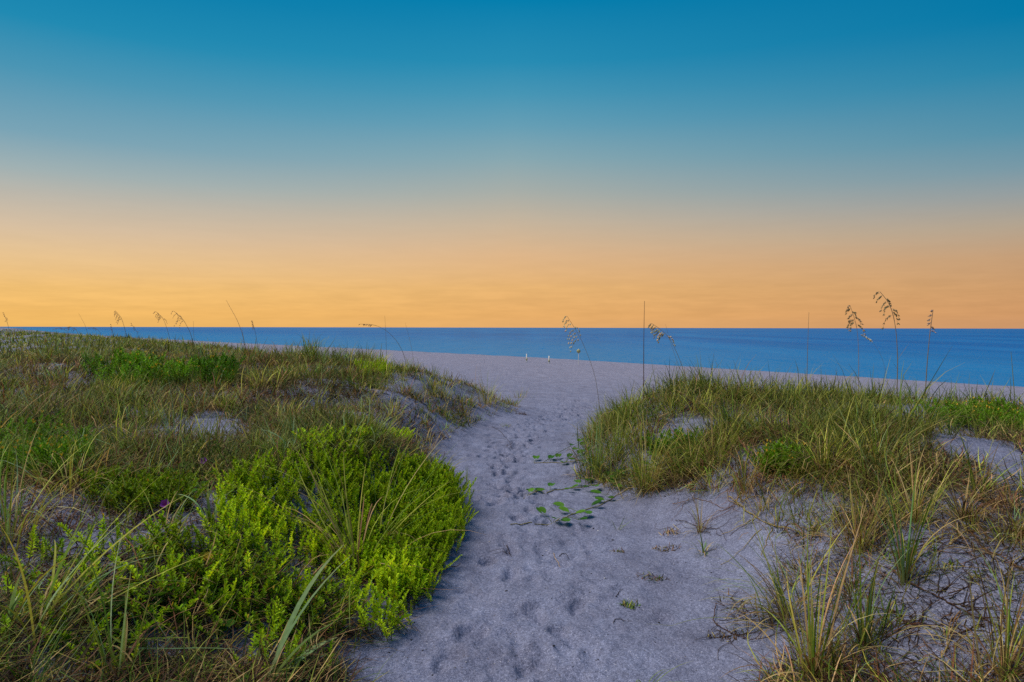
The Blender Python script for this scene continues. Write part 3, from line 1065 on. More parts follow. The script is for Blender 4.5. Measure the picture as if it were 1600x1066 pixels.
# loose low sprigs scattered over the dark sand at lower left
LOOSE = [(125, 1046, 5, .10, 'leafy green sprigs at the bottom edge under the tall thin grass blades'),
         (285, 930, 8, .16, 'leafy sprig cluster around a bare brown twig at lower left'),
         (300, 985, 8, .12, 'low leafy cluster over dark sand below the bare brown twig'),
         (345, 960, 6, .10, 'pale green sprigs beside dark bare sand below the yellow leaves'),
         (205, 905, 9, .18, 'bushy green sprigs left of the bare brown twig'),
         (120, 880, 6, .16, 'dim green sprigs above long arching grass at lower left'),
         (405, 1010, 4, .08, 'small upright leafy sprigs left of the broad pale blade'),
         (440, 960, 5, .10, 'yellowish green sprigs above the broad pale blade'),
         (240, 985, 5, .10, 'small dark leafy sprigs near the bottom below the brown twig'),
         (375, 900, 7, .14, 'green sprigs right of the yellow leaves on dark sand'),
         (430, 1050, 4, .08, 'leafy sprigs at the bottom edge under the broad pale blade'),
         (60, 930, 6, .16, 'green sprigs at the left edge behind wide grass blades')]
lr = np.random.default_rng(77)
for px, py, n, sp, lab in LOOSE:
    b = G(px, py)
    b[2] = float(hz(b[0], b[1]))
    t = thing('leafy_sprigs', b, lab, 'plant', 'loose leafy sprigs at lower left')
    for i in range(n * 3):
        x = b[0] + lr.normal(0, sp * 1.15); y = b[1] + lr.normal(0, sp)
        sprig_child('low' if i % 3 else 'lime', i % 5, t, np.array([x, y, float(hz(x, y))]) - b, lr.uniform(.6, 1.1), lr.uniform(0, 6.3), lr.uniform(0, .6), lr.uniform(0, 6.3))
    for k in range(3):
        mbk = MB()
        runners(mbk, np.array([b]), lr, 1, DKBROWN, .003, (.15, .4))
        mbk.build('stem', M_DRY, t, origin=b)


# ------------------------------------------------------------------ separate grass tufts
def tuft(px, py, hpx, nb, w, label, curl=(.3, 1.4), lean=.25, bias=None, spread=.04, width=.006, name='grass_tuft', dry=10, seed=0, cat='grass tuft', dryw=(0, .1, .5, .5, 0, 0, .15), each=False):
    r = np.random.default_rng(seed + int(px * 7 + py * 3))
    b = G(px, py); b[2] = float(hz(b[0], b[1]))
    ht = hpx * b[1] / FPX
    t = thing(name, b, label, cat)

    def blades(n, w_, nm, hs, cu, ln_):
        if n < 1:
            return
        a = r.uniform(0, 6.3, n)
        az = a.copy()
        if bias is not None:
            az = np.where(r.random(n) < .7, bias + r.normal(0, .45, n), az)
        off = np.abs(r.normal(0, spread, n))
        bx = b[0] + off * np.cos(a); by = b[1] + off * np.sin(a); bz = hz(bx, by) - .008
        c = pick(n, w_, r)
        mbk = MB()
        ribbons(mbk, np.stack([bx, by, bz], 1), az, np.abs(r.normal(0, ln_, n)) + .03, r.uniform(cu[0], cu[1], n), ht * r.uniform(.55, 1.25, n) * hs,
                width * r.uniform(.7, 1.3, n), c, nseg=8, drift=r.normal(0, .5, n), tipcol=c * .7 + STRAW * .25, floor=bz, basecol=c * .55 + STRAW * .35)
        o = mbk.build(nm, M_GRASS, t, origin=b)
        if n > 1:
            o['kind'] = 'stuff'
    if each:
        for k in range(nb):
            blades(1, w, 'blade', 1.0, curl, lean)
        return t
    blades(nb, w, 'blades', 1.0, curl, lean)
    blades(dry, dryw, 'dead_blades', .75, (curl[0] + .6, curl[1] + 1.2), lean + .35)
    return t


WG = (.50, .45, .06, 0, .06, .30, 0)       # green
WY = (.25, .6, .25, .05, 0, 0, 0)         # yellow green
WS = (.05, .25, .6, .25, 0, 0, .05)       # straw
WB = (.05, .1, .2, .6, .05, 0, .3)        # brown
WP = (.1, .15, .02, 0, 0, 1.0, 0)         # pale blue green
TUFTS = [
    # right of the path
    (932, 748, 95, 110, WG, 'tall dense green tuft at the left corner of the right mound, beside the vine leaves', (.1, .8), .16, None, .10, .005, 20),
    (1008, 768, 125, 95, WY, 'tall green and straw tuft standing under the bare vertical stalk', (.2, 1.0), .2, None, .08, .005, 24),
    (965, 720, 85, 90, WY, 'fine upright grass tuft between the corner tuft and the bare vertical stalk', (.1, .8), .18, None, .10, .005, 14),
    (1095, 832, 55, 20, WS, 'small dry tuft alone on pale sand below the right mound', (.2, 1.0), .25, None, .02, .004, 14),
    (1232, 965, 150, 46, WG, 'green tuft leaning far to the left over the sand at lower right', (.5, 1.5), .45, 2.75, .05, .006, 26),
    (1272, 1062, 215, 30, WY, 'tall upright green tuft with straw base at the bottom edge', (.1, .6), .14, None, .04, .007, 22),
    (1352, 1008, 135, 34, WG, 'green upright tuft just right of the tall one at the bottom edge', (.1, .7), .16, None, .03, .006, 18),
    (1414, 908, 165, 30, WG, 'slender tall green tuft above a small leaf rosette on the right slope', (.1, .7), .12, None, .02, .006, 16),
    (1345, 862, 110, 40, WS, 'straw coloured upright tuft in the middle of the right slope', (.2, 1.0), .2, None, .04, .005, 30),
    (1505, 812, 110, 40, WB, 'dark brown bushy tuft with few green blades on the right slope', (.5, 1.8), .4, None, .08, .005, 70),
    (1530, 780, 120, 20, WY, 'yellow green blades rising right behind the dark brown bushy tuft', (.1, .8), .2, None, .02, .006, 6),
    (1592, 838, 90, 34, WB, 'dark brown tuft at the right edge below the bare hollow', (.4, 1.6), .35, None, .07, .005, 50),
    (1570, 1060, 180, 26, WS, 'straw and green blades in the bottom right corner', (.1, .9), .18, None, .04, .006, 14),
    (1600, 1010, 190, 18, WG, 'thin tall green blades at the right edge above the corner tuft', (.2, 1.0), .2, None, .03, .005, 8),
    (1165, 772, 95, 50, WS, 'straw tuft at the foot of the right mound, above the long tan root', (.2, 1.2), .25, None, .05, .005, 34),
    (1245, 775, 60, 26, WG, 'small green tuft in sand at the foot of the right mound', (.3, 1.3), .4, None, .05, .005, 16),
    (1190, 800, 60, 22, WS, 'thin dry tuft where the long tan root begins', (.4, 1.5), .4, None, .04, .004, 18),
    (1430, 815, 110, 40, WY, 'yellow green tuft left of the dark brown bushy tuft', (.3, 1.3), .3, None, .05, .005, 26),
    (1290, 745, 105, 60, WY, 'broad arching tuft on the face of the right mound', (.4, 1.5), .35, None, .09, .005, 34),
    (1370, 735, 105, 60, WG, 'bright green tuft on the face of the right mound, right of the arching tuft', (.2, 1.1), .25, None, .08, .005, 22),
    (1120, 730, 100, 60, WY, 'fine tuft on the face of the right mound near its left end', (.2, 1.1), .25, None, .08, .005, 28),
    (1462, 748, 95, 30, WB, 'reddish brown dead grass clump above and left of the dark brown bushy tuft', (.6, 1.8), .45, None, .12, .005, 110),
    (1372, 812, 85, 24, WB, 'brown dead grass clump right above the straw upright tuft', (.6, 1.9), .45, None, .10, .005, 90),
    (1578, 792, 80, 20, WB, 'dead brown tangle below the bare hollow near the right edge', (.6, 1.9), .45, None, .10, .005, 90),
    (1215, 748, 70, 24, WB, 'brown dead tangle at the foot of the right mound beside the leafy patch', (.6, 1.9), .45, None, .10, .005, 70),
    (1330, 930, 80, 26, WB, 'low brown tuft among dark roots behind the tall bottom tuft', (.6, 1.8), .5, None, .07, .005, 40),
    (1255, 900, 70, 18, WB, 'low brown tangled tuft behind the leaning green tuft', (.6, 2.0), .5, None, .08, .005, 44),
    (1480, 1010, 70, 14, WS, 'sprawling straw tuft among dark roots near the bottom right', (.8, 2.0), .6, None, .06, .005, 22),
    (1010, 1085, 75, 12, WG, 'thin light green blades arching over bare sand at the bottom edge', (.6, 1.6), .5, .1, .02, .006, 0),
    (966, 828, 30, 8, WG, 'tiny green sprout on sand below the vine leaves', (.3, 1.2), .4, None, .012, .006, 0),
    (1100, 862, 32, 14, WG, 'small green sprout beside dry seaweed right of the path', (.3, 1.2), .5, None, .02, .007, 6),
    # left of the path
    (556, 905, 235, 40, WY, 'long arching grass tuft growing out of the large lime green shrub', (.4, 1.3), .40, 2.9, .04, .0075, 22),
    (590, 860, 170, 12, WY, 'few long blades leaning right out of the lime green shrub', (.2, .8), .4, .7, .02, .0065, 2),
    (183, 1075, 215, 12, WG, 'tall upright green blades at the bottom edge left of the twig', (.05, .5), .12, None, .03, .008, 6),
    (60, 1010, 250, 34, WG, 'long pale arching grass blades in the lower left corner', (.4, 1.4), .55, .5, .08, .010, 14),
    (15, 850, 190, 50, WG, 'tangled thin green grass at the left edge above the corner', (.4, 1.5), .35, None, .12, .006, 34),
    (110, 770, 120, 50, WY, 'arching thin straw and green grass left of the pale sand patch', (.5, 1.6), .4, None, .14, .005, 50),
    (275, 705, 120, 12, WP, 'tall slender pale blades left of the bare sand patch on the left dune', (.1, .6), .12, None, .05, .007, 0),
    (52, 596, 40, 70, WB, 'brown tuft at far left of the dune, left of the bright green shrub patch', (.5, 1.7), .45, None, .35, .010, 80),
    (100, 594, 40, 70, WG, 'green tuft on the far left dune slope touching the bright green shrub patch', (.4, 1.5), .4, None, .30, .010, 50),
    (78, 604, 36, 60, WB, 'low brown tangled tuft in front of the pale blade clump on the far left dune', (.5, 1.7), .5, None, .35, .010, 70),
    (345, 640, 48, 60, WY, 'rounded green and straw tuft above the bare sand patch on the left dune', (.5, 1.6), .4, None, .08, .006, 40),
    (190, 628, 48, 60, WG, 'pale green tuft on left dune behind the smaller bare patch', (.5, 1.6), .4, None, .12, .006, 30),
    (760, 632, 50, 80, WY, 'green tuft at the tip of the left dune overhanging the path', (.2, 1.2), .3, None, .18, .006, 50),
    (725, 650, 36, 40, WB, 'brown tuft with dark underside near the tip of the left dune', (.4, 1.6), .4, None, .12, .006, 60),
    (690, 620, 40, 50, WY, 'green tuft on sand of the left dune just behind its brown tuft', (.4, 1.4), .3, None, .12, .006, 30),
    (612, 652, 44, 50, WY, 'round green tuft beside the pale sand strip of the left dune', (.4, 1.5), .35, None, .12, .006, 30),
    (672, 705, 40, 26, WS, 'sparse dry tuft on sand above the right end of the lime green shrub', (.4, 1.4), .4, None, .08, .005, 30),
    (730, 757, 30, 5, WG, 'tiny green blade sprout on path sand beside the lime green shrub', (.1, .5), .12, None, .006, .006, 0),
    (812, 622, 22, 40, WY, 'low pale grass fringe at the end of the left dune', (.3, 1.2), .35, None, .18, .006, 14),
    (255, 850, 110, 14, WG, 'thin green blades left of the lime green shrub on dark sand', (.2, 1.0), .25, None, .05, .006, 6),
    (395, 1078, 80, 8, WS, 'dry curled blades at the bottom edge left of the broad blade plant', (.5, 1.6), .4, None, .04, .007, 6),
]
for row in TUFTS:
    px, py, hp, nb, w, lab, cu, le, bi_, sp, wd, dry = row
    near = py > 790
    tuft(px, py, hp * (1.12 if near else 1), int(nb * (1.1 if near and nb < 60 else 1)), w, lab, (cu[0], cu[1] * 1.15), le * 1.15, bi_, sp, wd, dry=int(dry * (1.7 if near else 1)))

# broad bladed clumps
BROAD = [(330, 815, 70, 9, 'broad pale blue green blades arching out of the lime green shrub', None, .016),
         (418, 1072, 270, 5, 'large broad pale blade plant leaning right at the bottom edge', .45, .034),
         (5, 1010, 120, 8, 'wide pale blades poking in at the left edge near the bottom', .2, .020),
         (545, 702, 55, 9, 'pale upright blade clump behind the large lime green shrub', None, .016),
         (460, 715, 75, 6, 'few tall pale blades behind the top of the lime green shrub', None, .015),
         (80, 600, 34, 7, 'pale blue green blade clump amid dark brown grass on left dune', None, .018),
         (20, 630, 34, 8, 'pale arching blade clump at the left edge of the dune', None, .018),
         (425, 640, 30, 7, 'pale blade clump right of the rounded tuft on the left dune', None, .018),
         (200, 800, 60, 5, 'narrow silvery blade clump left of the purple flowers', None, .012)]
for px, py, hp, nb, lab, bi_, wd in BROAD:
    big = hp > 250
    tuft(px, py, hp, nb, WP, lab, (.3, .8) if big else (.5, 1.5), .55 if big else .3, bi_, .03, wd, name='broad_blade_grass', dry=0, cat='grass clump', each=True)


# ------------------------------------------------------------------ creeping vines with round leaves
def round_leaf(mbk, P, d, sz, tilt, col, r):
    """two-lobed rounded leaf with a folded rib"""
    d = np.array([d[0], d[1], 0.0]); d /= np.linalg.norm(d)
    side = np.array([-d[1], d[0], 0])
    up = np.array([0, 0, 1.0])
    th = np.linspace(-pi * .92, pi * .92, 15)
    rad = sz * .5 * (1 + .10 * np.cos(2 * th)) * (1 - .16 * np.exp(-(th / .22) ** 2))
    x = rad * np.cos(th) + sz * .5; y = rad * np.sin(th)
    z = np.abs(y) * .38 + .12 * (x / sz) * sz
    cx, cy, cz = sz * .5, 0, 0.02 * sz
    loc = np.concatenate([[[cx, cy, cz]], np.stack([x, y, z], 1)])
    ct, st = math.cos(tilt), math.sin(tilt)
    V = P + loc[:, 0:1] * (d * ct + up * st) + loc[:, 1:2] * side + loc[:, 2:3] * (up * ct - d * st)
    F = [(0, i, i + 1) for i in range(1, 15)]
    c = np.asarray(col) * r.uniform(.75, 1.25)
    mbk.add(V, F, np.clip(c, .01, .6))


VGREEN = np.array([.075, .200, .018])


def vine(label, stem_px, leaves, size=.075, flowers=(), yellow=(), seed=1, col=VGREEN):
    r = np.random.default_rng(seed)
    P = np.array([G(x, y) for x, y in stem_px])
    u = np.linspace(0, 1, len(P)); uu = np.linspace(0, 1, 8 * len(P))
    Q = np.stack([np.interp(uu, u, P[:, k]) for k in range(3)], 1)
    Q[:, :2] += .008 * np.cumsum(r.normal(0, .5, (len(Q), 2)), 0)
    Q[:, 2] = hz(Q[:, 0], Q[:, 1]) + .006
    b = Q[0].copy()
    t = thing('creeping_vine', b, label, 'vine')
    mbk = MB()
    tube(mbk, Q, .0036, BROWN * .9 + GREEN * .5, 5)
    mbk.build('stem', M_DRY, t, origin=b)

    def one(px, py, sz, c, nm):
        g = G(px, py)
        i = int(np.argmin(np.hypot(Q[:, 0] - g[0], Q[:, 1] - g[1])))
        q = Q[i]
        d = g[:2] - q[:2]
        if np.hypot(*d) < .02:
            d = r.normal(0, 1, 2)
        top = np.array([g[0], g[1], float(hz(g[0], g[1])) + r.uniform(.012, .04)])
        m2 = MB()
        mid = (q + top) / 2 + np.array([0, 0, .01])
        round_leaf(m2, top, d + r.normal(0, .02, 2), sz * r.uniform(.8, 1.15), r.uniform(-.1, .35), c, r)
        o = m2.build(nm, M_LEAF, t, origin=b)
        m4 = MB()
        tube(m4, np.array([q, mid, top]), .0022, np.array([.16, .2, .05]), 4)
        m4.build('petiole', M_LEAF, o, origin=b)
        return o
    for px, py in leaves:
        one(px, py, size, col, 'leaf')
    for px, py in yellow:
        tag(one(px, py, size * .8, np.array([.62, .42, .03]), 'leaf'), label='yellow leaf')
    for px, py in flowers:
        g = G(px, py); g[2] = float(hz(g[0], g[1]))
        c0 = g + np.array([0, 0, .10])
        m3 = MB()
        th = np.linspace(0, 2 * pi, 11)[:-1]
        face = np.array([.1, -.8, .6]); face /= np.linalg.norm(face)
        A = np.array([1., 0, 0]); A -= face * A.dot(face); A /= np.linalg.norm(A); B_ = np.cross(face, A)
        rings = []
        for rad, dep in ((.003, -.030), (.005, -.013), (.021, .0), (.025, .003)):
            rr = rad * (1 + .12 * np.cos(5 * th) * (rad > .02))
            rings.append(c0 + face * dep + rr[:, None] * (np.cos(th)[:, None] * A + np.sin(th)[:, None] * B_))
        V = np.concatenate(rings)
        F = [(k * 10 + j, k * 10 + (j + 1) % 10, (k + 1) * 10 + (j + 1) % 10, (k + 1) * 10 + j) for k in range(3) for j in range(10)]
        cc = np.concatenate([np.tile([.2, .03, .25], (20, 1)), np.tile([.33, .07, .45], (20, 1))])
        m3.add(V, F, cc)
        tube(m3, np.array([g, (g + c0) / 2 + [.01, 0, 0], c0 - face * .035]), .0022, GREEN, 4)
        tag(m3.build('flower', M_LEAF, t, origin=b), label='purple funnel shaped flower')
    return t


vine('creeping vine with round green leaves lying across sand below the tall corner tuft', [(1010, 745), (965, 772), (925, 795), (880, 812), (800, 820)],
     [(900, 810), (888, 806), (912, 806), (905, 818), (945, 786), (955, 780), (940, 776), (960, 760), (950, 752), (970, 765), (925, 793), (880, 797), (868, 815), (850, 806), (963, 748), (875, 818)], .10, seed=3)
vine('short creeping vine with paired round leaves in mid path sand', [(975, 745), (930, 758), (895, 763), (860, 768), (825, 775)],
     [(840, 772), (833, 770), (845, 768), (860, 766), (893, 764), (905, 760), (885, 768), (828, 774), (920, 756), (938, 752), (928, 764), (950, 748), (915, 766)], .085, seed=4)
vine('row of round dark green vine leaves poking from the corner tuft towards the path', [(960, 722), (925, 714), (895, 720), (870, 722), (835, 722)],
     [(838, 721), (860, 720), (872, 718), (882, 724), (889, 716), (898, 708), (905, 715), (910, 702), (900, 722), (918, 706), (925, 718), (912, 724), (893, 700), (905, 695)], .10, seed=5, col=VGREEN * .8)
vine('vine leaves with two purple flowers left of the lime green shrub', [(350, 735), (310, 745), (270, 790), (230, 800), (190, 780)],
     [(300, 745), (285, 752), (262, 775), (275, 790), (250, 790), (235, 783), (305, 770), (290, 782), (225, 770), (210, 762), (240, 765), (215, 790), (190, 775), (320, 752)], .11,
     flowers=[(318, 742), (258, 815)], seed=6, col=VGREEN * 1.1)
vine('vine with dark round leaves and yellow ones on bare sand at lower left', [(340, 885), (300, 930), (240, 960), (160, 970), (130, 950)],
     [(160, 975), (150, 965), (172, 965), (210, 975), (222, 965), (215, 955), (265, 955), (340, 985), (260, 968), (180, 985), (235, 948), (285, 925)], .11,
     yellow=[(328, 890), (334, 882), (246, 862)], seed=7, col=VGREEN * .75)
vine('green vine leaves creeping on the right mound beside the bare hollow in the grass', [(1050, 690), (1075, 700), (1105, 712)],
     [(1045, 690), (1058, 688), (1070, 695), (1080, 700), (1090, 690), (1100, 705), (1065, 705)], .08, seed=8)


vine('leafy vine trailing from the corner tuft along the foot of the right mound', [(955, 762), (990, 742), (1030, 722), (1062, 706), (1095, 696)],
     [(962, 755), (972, 748), (985, 750), (995, 738), (1008, 744), (1015, 730), (1028, 735), (1036, 722), (1045, 728), (1052, 712), (1060, 718), (1068, 705), (1078, 712), (1085, 700), (1094, 706), (1040, 712), (1024, 720)],
     .10, seed=9, col=VGREEN * 1.1)


# ------------------------------------------------------------------ sea oats: stalks with drooping seed heads
STALK = np.array([.24, .18, .10])


def sea_oat(label, pts, Ys, head, side=-1, leafy=False, r_=.004, seed=0, col=STALK, headcol=None, hl=.28):
    """pts: photo points from base to tip"""
    r = np.random.default_rng(seed + int(pts[-1][0]))
    P = np.array([at(x, y, Ys + .05 * i) for i, (x, y) in enumerate(pts)])
    gz = float(hz(P[0, 0], P[0, 1]))
    first = np.array([P[0, 0] + (P[0, 0] - P[1, 0]) * .15, P[0, 1], gz - .02])
    P = np.concatenate([[first], P]) if P[0, 2] > gz + .03 else np.concatenate([[first], P[1:]])
    u = np.concatenate([[0], np.cumsum(np.linalg.norm(np.diff(P, axis=0), axis=1))]); u /= u[-1]
    uu = np.linspace(0, 1, 22)
    Q = np.stack([np.interp(uu, u, P[:, k]) for k in range(3)], 1)
    for _ in range(3):
        Q[1:-1] = (Q[:-2] + 2 * Q[1:-1] + Q[2:]) / 4
    b = first.copy(); b[2] = gz
    t = thing('sea_oat_stalk', b, label, 'grass stalk')
    mbk = MB()
    r_ *= .95
    tube(mbk, Q, np.linspace(r_ * 1.2, r_ * .45, len(Q)), col, 5)
    mbk.build('stalk', M_DRY, t, origin=b)
    total = np.linalg.norm(np.diff(Q, axis=0), axis=1).sum()
    if head:
        k0 = int(21 * (1 - hl / total))
        mr = MB()
        tube(mr, Q[max(0, k0):] + [0, -.0005, 0], np.linspace(r_ * .9, r_ * .6, len(Q) - max(0, k0)), col * .9, 5)
        hd = mr.build('seed_head', M_DRY, t, origin=b)
        hc = np.array([.20, .13, .06]) if headcol is None else np.array(headcol)
        n = 8 if head == 'full' else 6
        for i in range(n):
            f = 1 - (hl / total) * (i / n) ** .9
            q = np.array([np.interp(f, uu, Q[:, k]) for k in range(3)])
            big = (.35 + .65 * i / n)
            bl = hl * (.16 + .30 * i / n) * (1 if head == 'full' else .45)
            k = 6; w = np.linspace(0, 1, k)
            sgn = side if r.random() < .85 else -side
            dpt = r.normal(0, .35)
            m2 = MB()
            br = q + np.stack([sgn * bl * (w - .25 * w * w), dpt * bl * w, bl * (.25 * w - 1.15 * w * w) * (1 if head == 'full' else .4)], 1)
            tube(m2, br, .0013, hc, 3)
            for j in range(1, k):
                for _ in range(3):
                    p = br[j] + r.normal(0, .004, 3)
                    ln = (.036 if head == 'full' else .024) * r.uniform(.8, 1.3) * (.8 + .4 * big); wd = ln * .42
                    d = np.array([sgn * .5 + r.normal(0, .3), r.normal(0, .4), -.8]); d /= np.linalg.norm(d)
                    s = np.cross(d, r.normal(0, 1, 3)); s /= np.linalg.norm(s)
                    nn = np.cross(d, s) * wd * .3
                    V = np.array([p, p + d * ln * .45 + s * wd * .5, p + d * ln, p + d * ln * .45 - s * wd * .5, p + d * ln * .45 + nn, p + d * ln * .45 - nn])
                    Fq = [(0, 1, 4), (1, 2, 4), (2, 3, 4), (3, 0, 4), (1, 0, 5), (2, 1, 5), (3, 2, 5), (0, 3, 5)]
                    m2.add(V, Fq, np.clip(hc * 3.0 * r.uniform(.7, 1.4), 0, .7))
            m2.build('seed_branch', M_GRASS, hd, origin=b)
    if leafy:
        m3 = MB()
        for f, sg, ll in ((.38, 1, .28), (.30, -1, .12)):
            q = np.array([np.interp(f, uu, Q[:, k]) for k in range(3)])
            ribbons(m3, q[None], np.array([0.0 if sg > 0 else pi]), np.array([.55]), np.array([.1]), ll, .008, (STALK * .9)[None], nseg=5)
        m3.build('leaf_blade', M_GRASS, t, origin=b)
    return t


PALE = (.45, .31, .18)
sea_oat('tall sea oat stalk with pale drooping seed head leaning left beside the path', [(938, 640), (930, 585), (916, 548), (906, 525), (895, 508), (886, 494)], 11.0, 'full', seed=1, headcol=(.34, .22, .12), hl=.50)
sea_oat('bare straight dark vertical stalk rising from the near end of the right mound', [(1006, 680), (1006, 600), (1006, 530), (1007, 470)], 8.6, None, r_=.006, col=np.array([.10, .06, .04]))
sea_oat('leaning sea oat stalk with small drooping head right of the bare vertical stalk', [(1078, 610), (1062, 560), (1048, 530), (1036, 516), (1018, 505)], 9.6, 'full', seed=3, headcol=(.26, .18, .09), hl=.32)
sea_oat('thin bare stalk crossing the leaning sea oat right of the vertical stalk', [(1080, 612), (1060, 570), (1046, 530), (1040, 506)], 9.9, None, r_=.0028)
sea_oat('thin straight bare stalk on the crest of the right mound', [(1261, 600), (1262, 545), (1264, 487)], 9.4, None, r_=.0045)
sea_oat('sea oat stalk with drooping head, left one of the pair above the right mound', [(1342, 600), (1342, 550), (1340, 515), (1335, 495), (1328, 476)], 9.4, 'full', seed=5, headcol=(.17, .12, .06), hl=.32)
sea_oat('tallest sea oat stalk with drooping head and side leaf above the right mound', [(1402, 610), (1403, 560), (1401, 520), (1396, 490), (1389, 470), (1375, 455)], 9.2, 'full', leafy=True, r_=.006, seed=6, headcol=(.13, .10, .05), hl=.42)
sea_oat('upright stalk with narrow stripped seed head at right of the tallest sea oat', [(1446, 615), (1449, 565), (1453, 520), (1458, 483)], 9.2, 'narrow', side=-1, leafy=False, r_=.0065, seed=7, headcol=(.16, .12, .10), hl=.34)
sea_oat('thin stalk with pale bent head just right of the paired sea oat', [(1388, 600), (1380, 560), (1366, 535), (1352, 524), (1346, 522)], 9.8, 'narrow', side=1, r_=.002, seed=8, headcol=PALE, hl=.16)
sea_oat('short pale stalk tip near the right edge over the sea', [(1586, 622), (1583, 585), (1580, 548)], 9.0, None, r_=.0055, seed=9, col=np.array([.2, .22, .08]))
# along the left dune
sea_oat('bending sea oat stalk arching left over the left dune crest', [(634, 560), (622, 535), (605, 517), (585, 507), (562, 507)], 17, 'narrow', seed=10, r_=.006, headcol=(.15, .09, .05), hl=.4)
sea_oat('thin upright bare stalk beside the arching sea oat on left dune', [(604, 560), (603, 525), (601, 494)], 17, None, r_=.005)
sea_oat('faint thin bare stalk right of the arching sea oat on left dune', [(646, 560), (640, 530), (633, 505)], 17, None, r_=.004)
sea_oat('long bare stalk leaning left where beach shows behind the left dune', [(384, 548), (378, 520), (370, 500), (353, 470)], 19, None, r_=.007)
sea_oat('stalk with small head standing right of the long leaning bare stalk', [(403, 550), (400, 525), (394, 502)], 19, 'narrow', seed=12, r_=.006, headcol=(.16, .10, .06), hl=.25)
sea_oat('sea oat stalk with nodding head, third from left of the tall ones', [(304, 545), (297, 520), (286, 500), (271, 487)], 24, 'full', seed=13, r_=.009, headcol=(.15, .10, .06), hl=.6)
sea_oat('sea oat stalk with dark flag-like head, second from left of the tall ones', [(268, 545), (261, 515), (254, 497), (243, 488)], 25, 'full', seed=14, r_=.008, headcol=(.13, .08, .05), hl=.45)
sea_oat('sea oat stalk with dark head, first of the tall ones from the left', [(199, 540), (194, 512), (189, 497), (180, 487)], 28, 'full', seed=15, r_=.009, headcol=(.13, .08, .05), hl=.5)
sea_oat('thin stalk without head right of the nodding sea oat', [(304, 545), (302, 520), (302, 503)], 23, None, r_=.006)
sea_oat('small sea oat with dark nodding head between the first two tall ones', [(219, 540), (214, 520), (204, 506)], 28, 'narrow', seed=16, r_=.007, headcol=(.12, .08, .05), hl=.5)
sea_oat('short thin stalk just left of the first tall sea oat', [(178, 540), (176, 520), (173, 508)], 29, 'narrow', seed=17, r_=.007, headcol=(.12, .08, .05), hl=.4)
sea_oat('thin bare stalk leaning left before the far dune horizon', [(140, 535), (133, 510), (122, 490)], 29, None, r_=.006)
sea_oat('single stalk with narrow head at the far left edge of the photo', [(16, 530), (12, 508), (5, 490)], 26, 'narrow', seed=18, r_=.008, headcol=(.2, .12, .06), hl=.4)
sea_oat('low sea oat with horizontal head left of the tall ones on the far dune', [(112, 533), (106, 520), (95, 513), (84, 516)], 32, 'narrow', seed=19, r_=.008, headcol=(.12, .08, .05), hl=.6)
sea_oat('low sea oat with dark bunched head on the far dune, just above the sea line', [(126, 533), (120, 518), (110, 511), (103, 514)], 31, 'full', seed=20, r_=.008, headcol=(.12, .08, .05), hl=.6)
sea_oat('low sea oat with head bent towards the sea on the far dune', [(160, 535), (156, 520), (148, 513), (139, 514)], 30, 'narrow', seed=21, r_=.007, headcol=(.12, .08, .05), hl=.5)

# ------------------------------------------------------------------ stakes by the water
M_STAKE = simple_mat('painted_stake', (.72, .70, .62), .7, .15, 20)
M_TAPE = simple_mat('stake_tape', (.40, .38, .16), .6, .15, 20)


def stake(label, px, ytop, ybase, sign):
    g = G(px, ybase)
    s0 = CA * g[0] + SA * g[1]
    if s0 > 41.5 or g[2] < SEA_Z + .3:
        k = 40.5 / s0
        g = np.array([g[0] * k, g[1] * k, 0])
    b = np.array([g[0], g[1], float(hz(g[0], g[1]))])
    ht = max(.4, (ybase - ytop) * b[1] / FPX)
    t = thing('marker_stake', b, label, 'stake', 'marker stakes by the water')
    w = .075 if not sign else .035
    m1 = MB()
    h0 = -.25
    ring = lambda s, z: [(-s, -s, z), (s, -s, z), (s, s, z), (-s, s, z)]
    V = np.array(ring(w * .15, h0) + ring(w * .6, 0) + ring(w * .6, ht * .97) + ring(w * .42, ht)) + b
    F = [(k * 4 + j, k * 4 + (j + 1) % 4, (k + 1) * 4 + (j + 1) % 4, (k + 1) * 4 + j) for k in range(3) for j in range(4)] + [(12, 13, 14, 15)]
    m1.add(V, F, (.7, .7, .6))
    m1.build('post', M_STAKE, t, origin=b)
    m2 = MB()
    if sign:
        th = np.arange(14) * 2 * pi / 14
        c = b + np.array([0, -w * .75, ht - .17])
        fr = np.stack([.14 * np.cos(th), np.full(14, -.012), .14 * np.sin(th)], 1) + c
        bk = fr + [0, .024, 0]
        V = np.concatenate([[c + [0, -.012, 0]], fr, bk, [c + [0, .012, 0]]])
        F3 = [(0, 1 + (j + 1) % 14, 1 + j) for j in range(14)] + [(29, 15 + j, 15 + (j + 1) % 14) for j in range(14)] + \
             [(1 + j, 1 + (j + 1) % 14, 15 + (j + 1) % 14) for j in range(14)] + [(1 + j, 15 + (j + 1) % 14, 15 + j) for j in range(14)]
        m2.add(V, F3, (.5, .5, .1))
        m2.build('round_sign', M_TAPE, t, origin=b)
    else:
        V = np.array(ring(w * .66, ht * .2) + ring(w * .66, ht * .5)) + b
        F = [(j, (j + 1) % 4, 4 + (j + 1) % 4, 4 + j) for j in range(4)] + [(3, 2, 1, 0), (4, 5, 6, 7)]
        m2.add(V, F, (.5, .5, .1))
        m2.build('tape_band', M_TAPE, t, origin=b)


stake('short white topped stake by the water, leftmost of the three', 823, 553, 566, False)
stake('short white topped stake by the water, middle of the three', 858, 556, 568, False)
stake('thin stake with round yellowish top by the water, beside the pale seed head', 904, 545, 570, True)


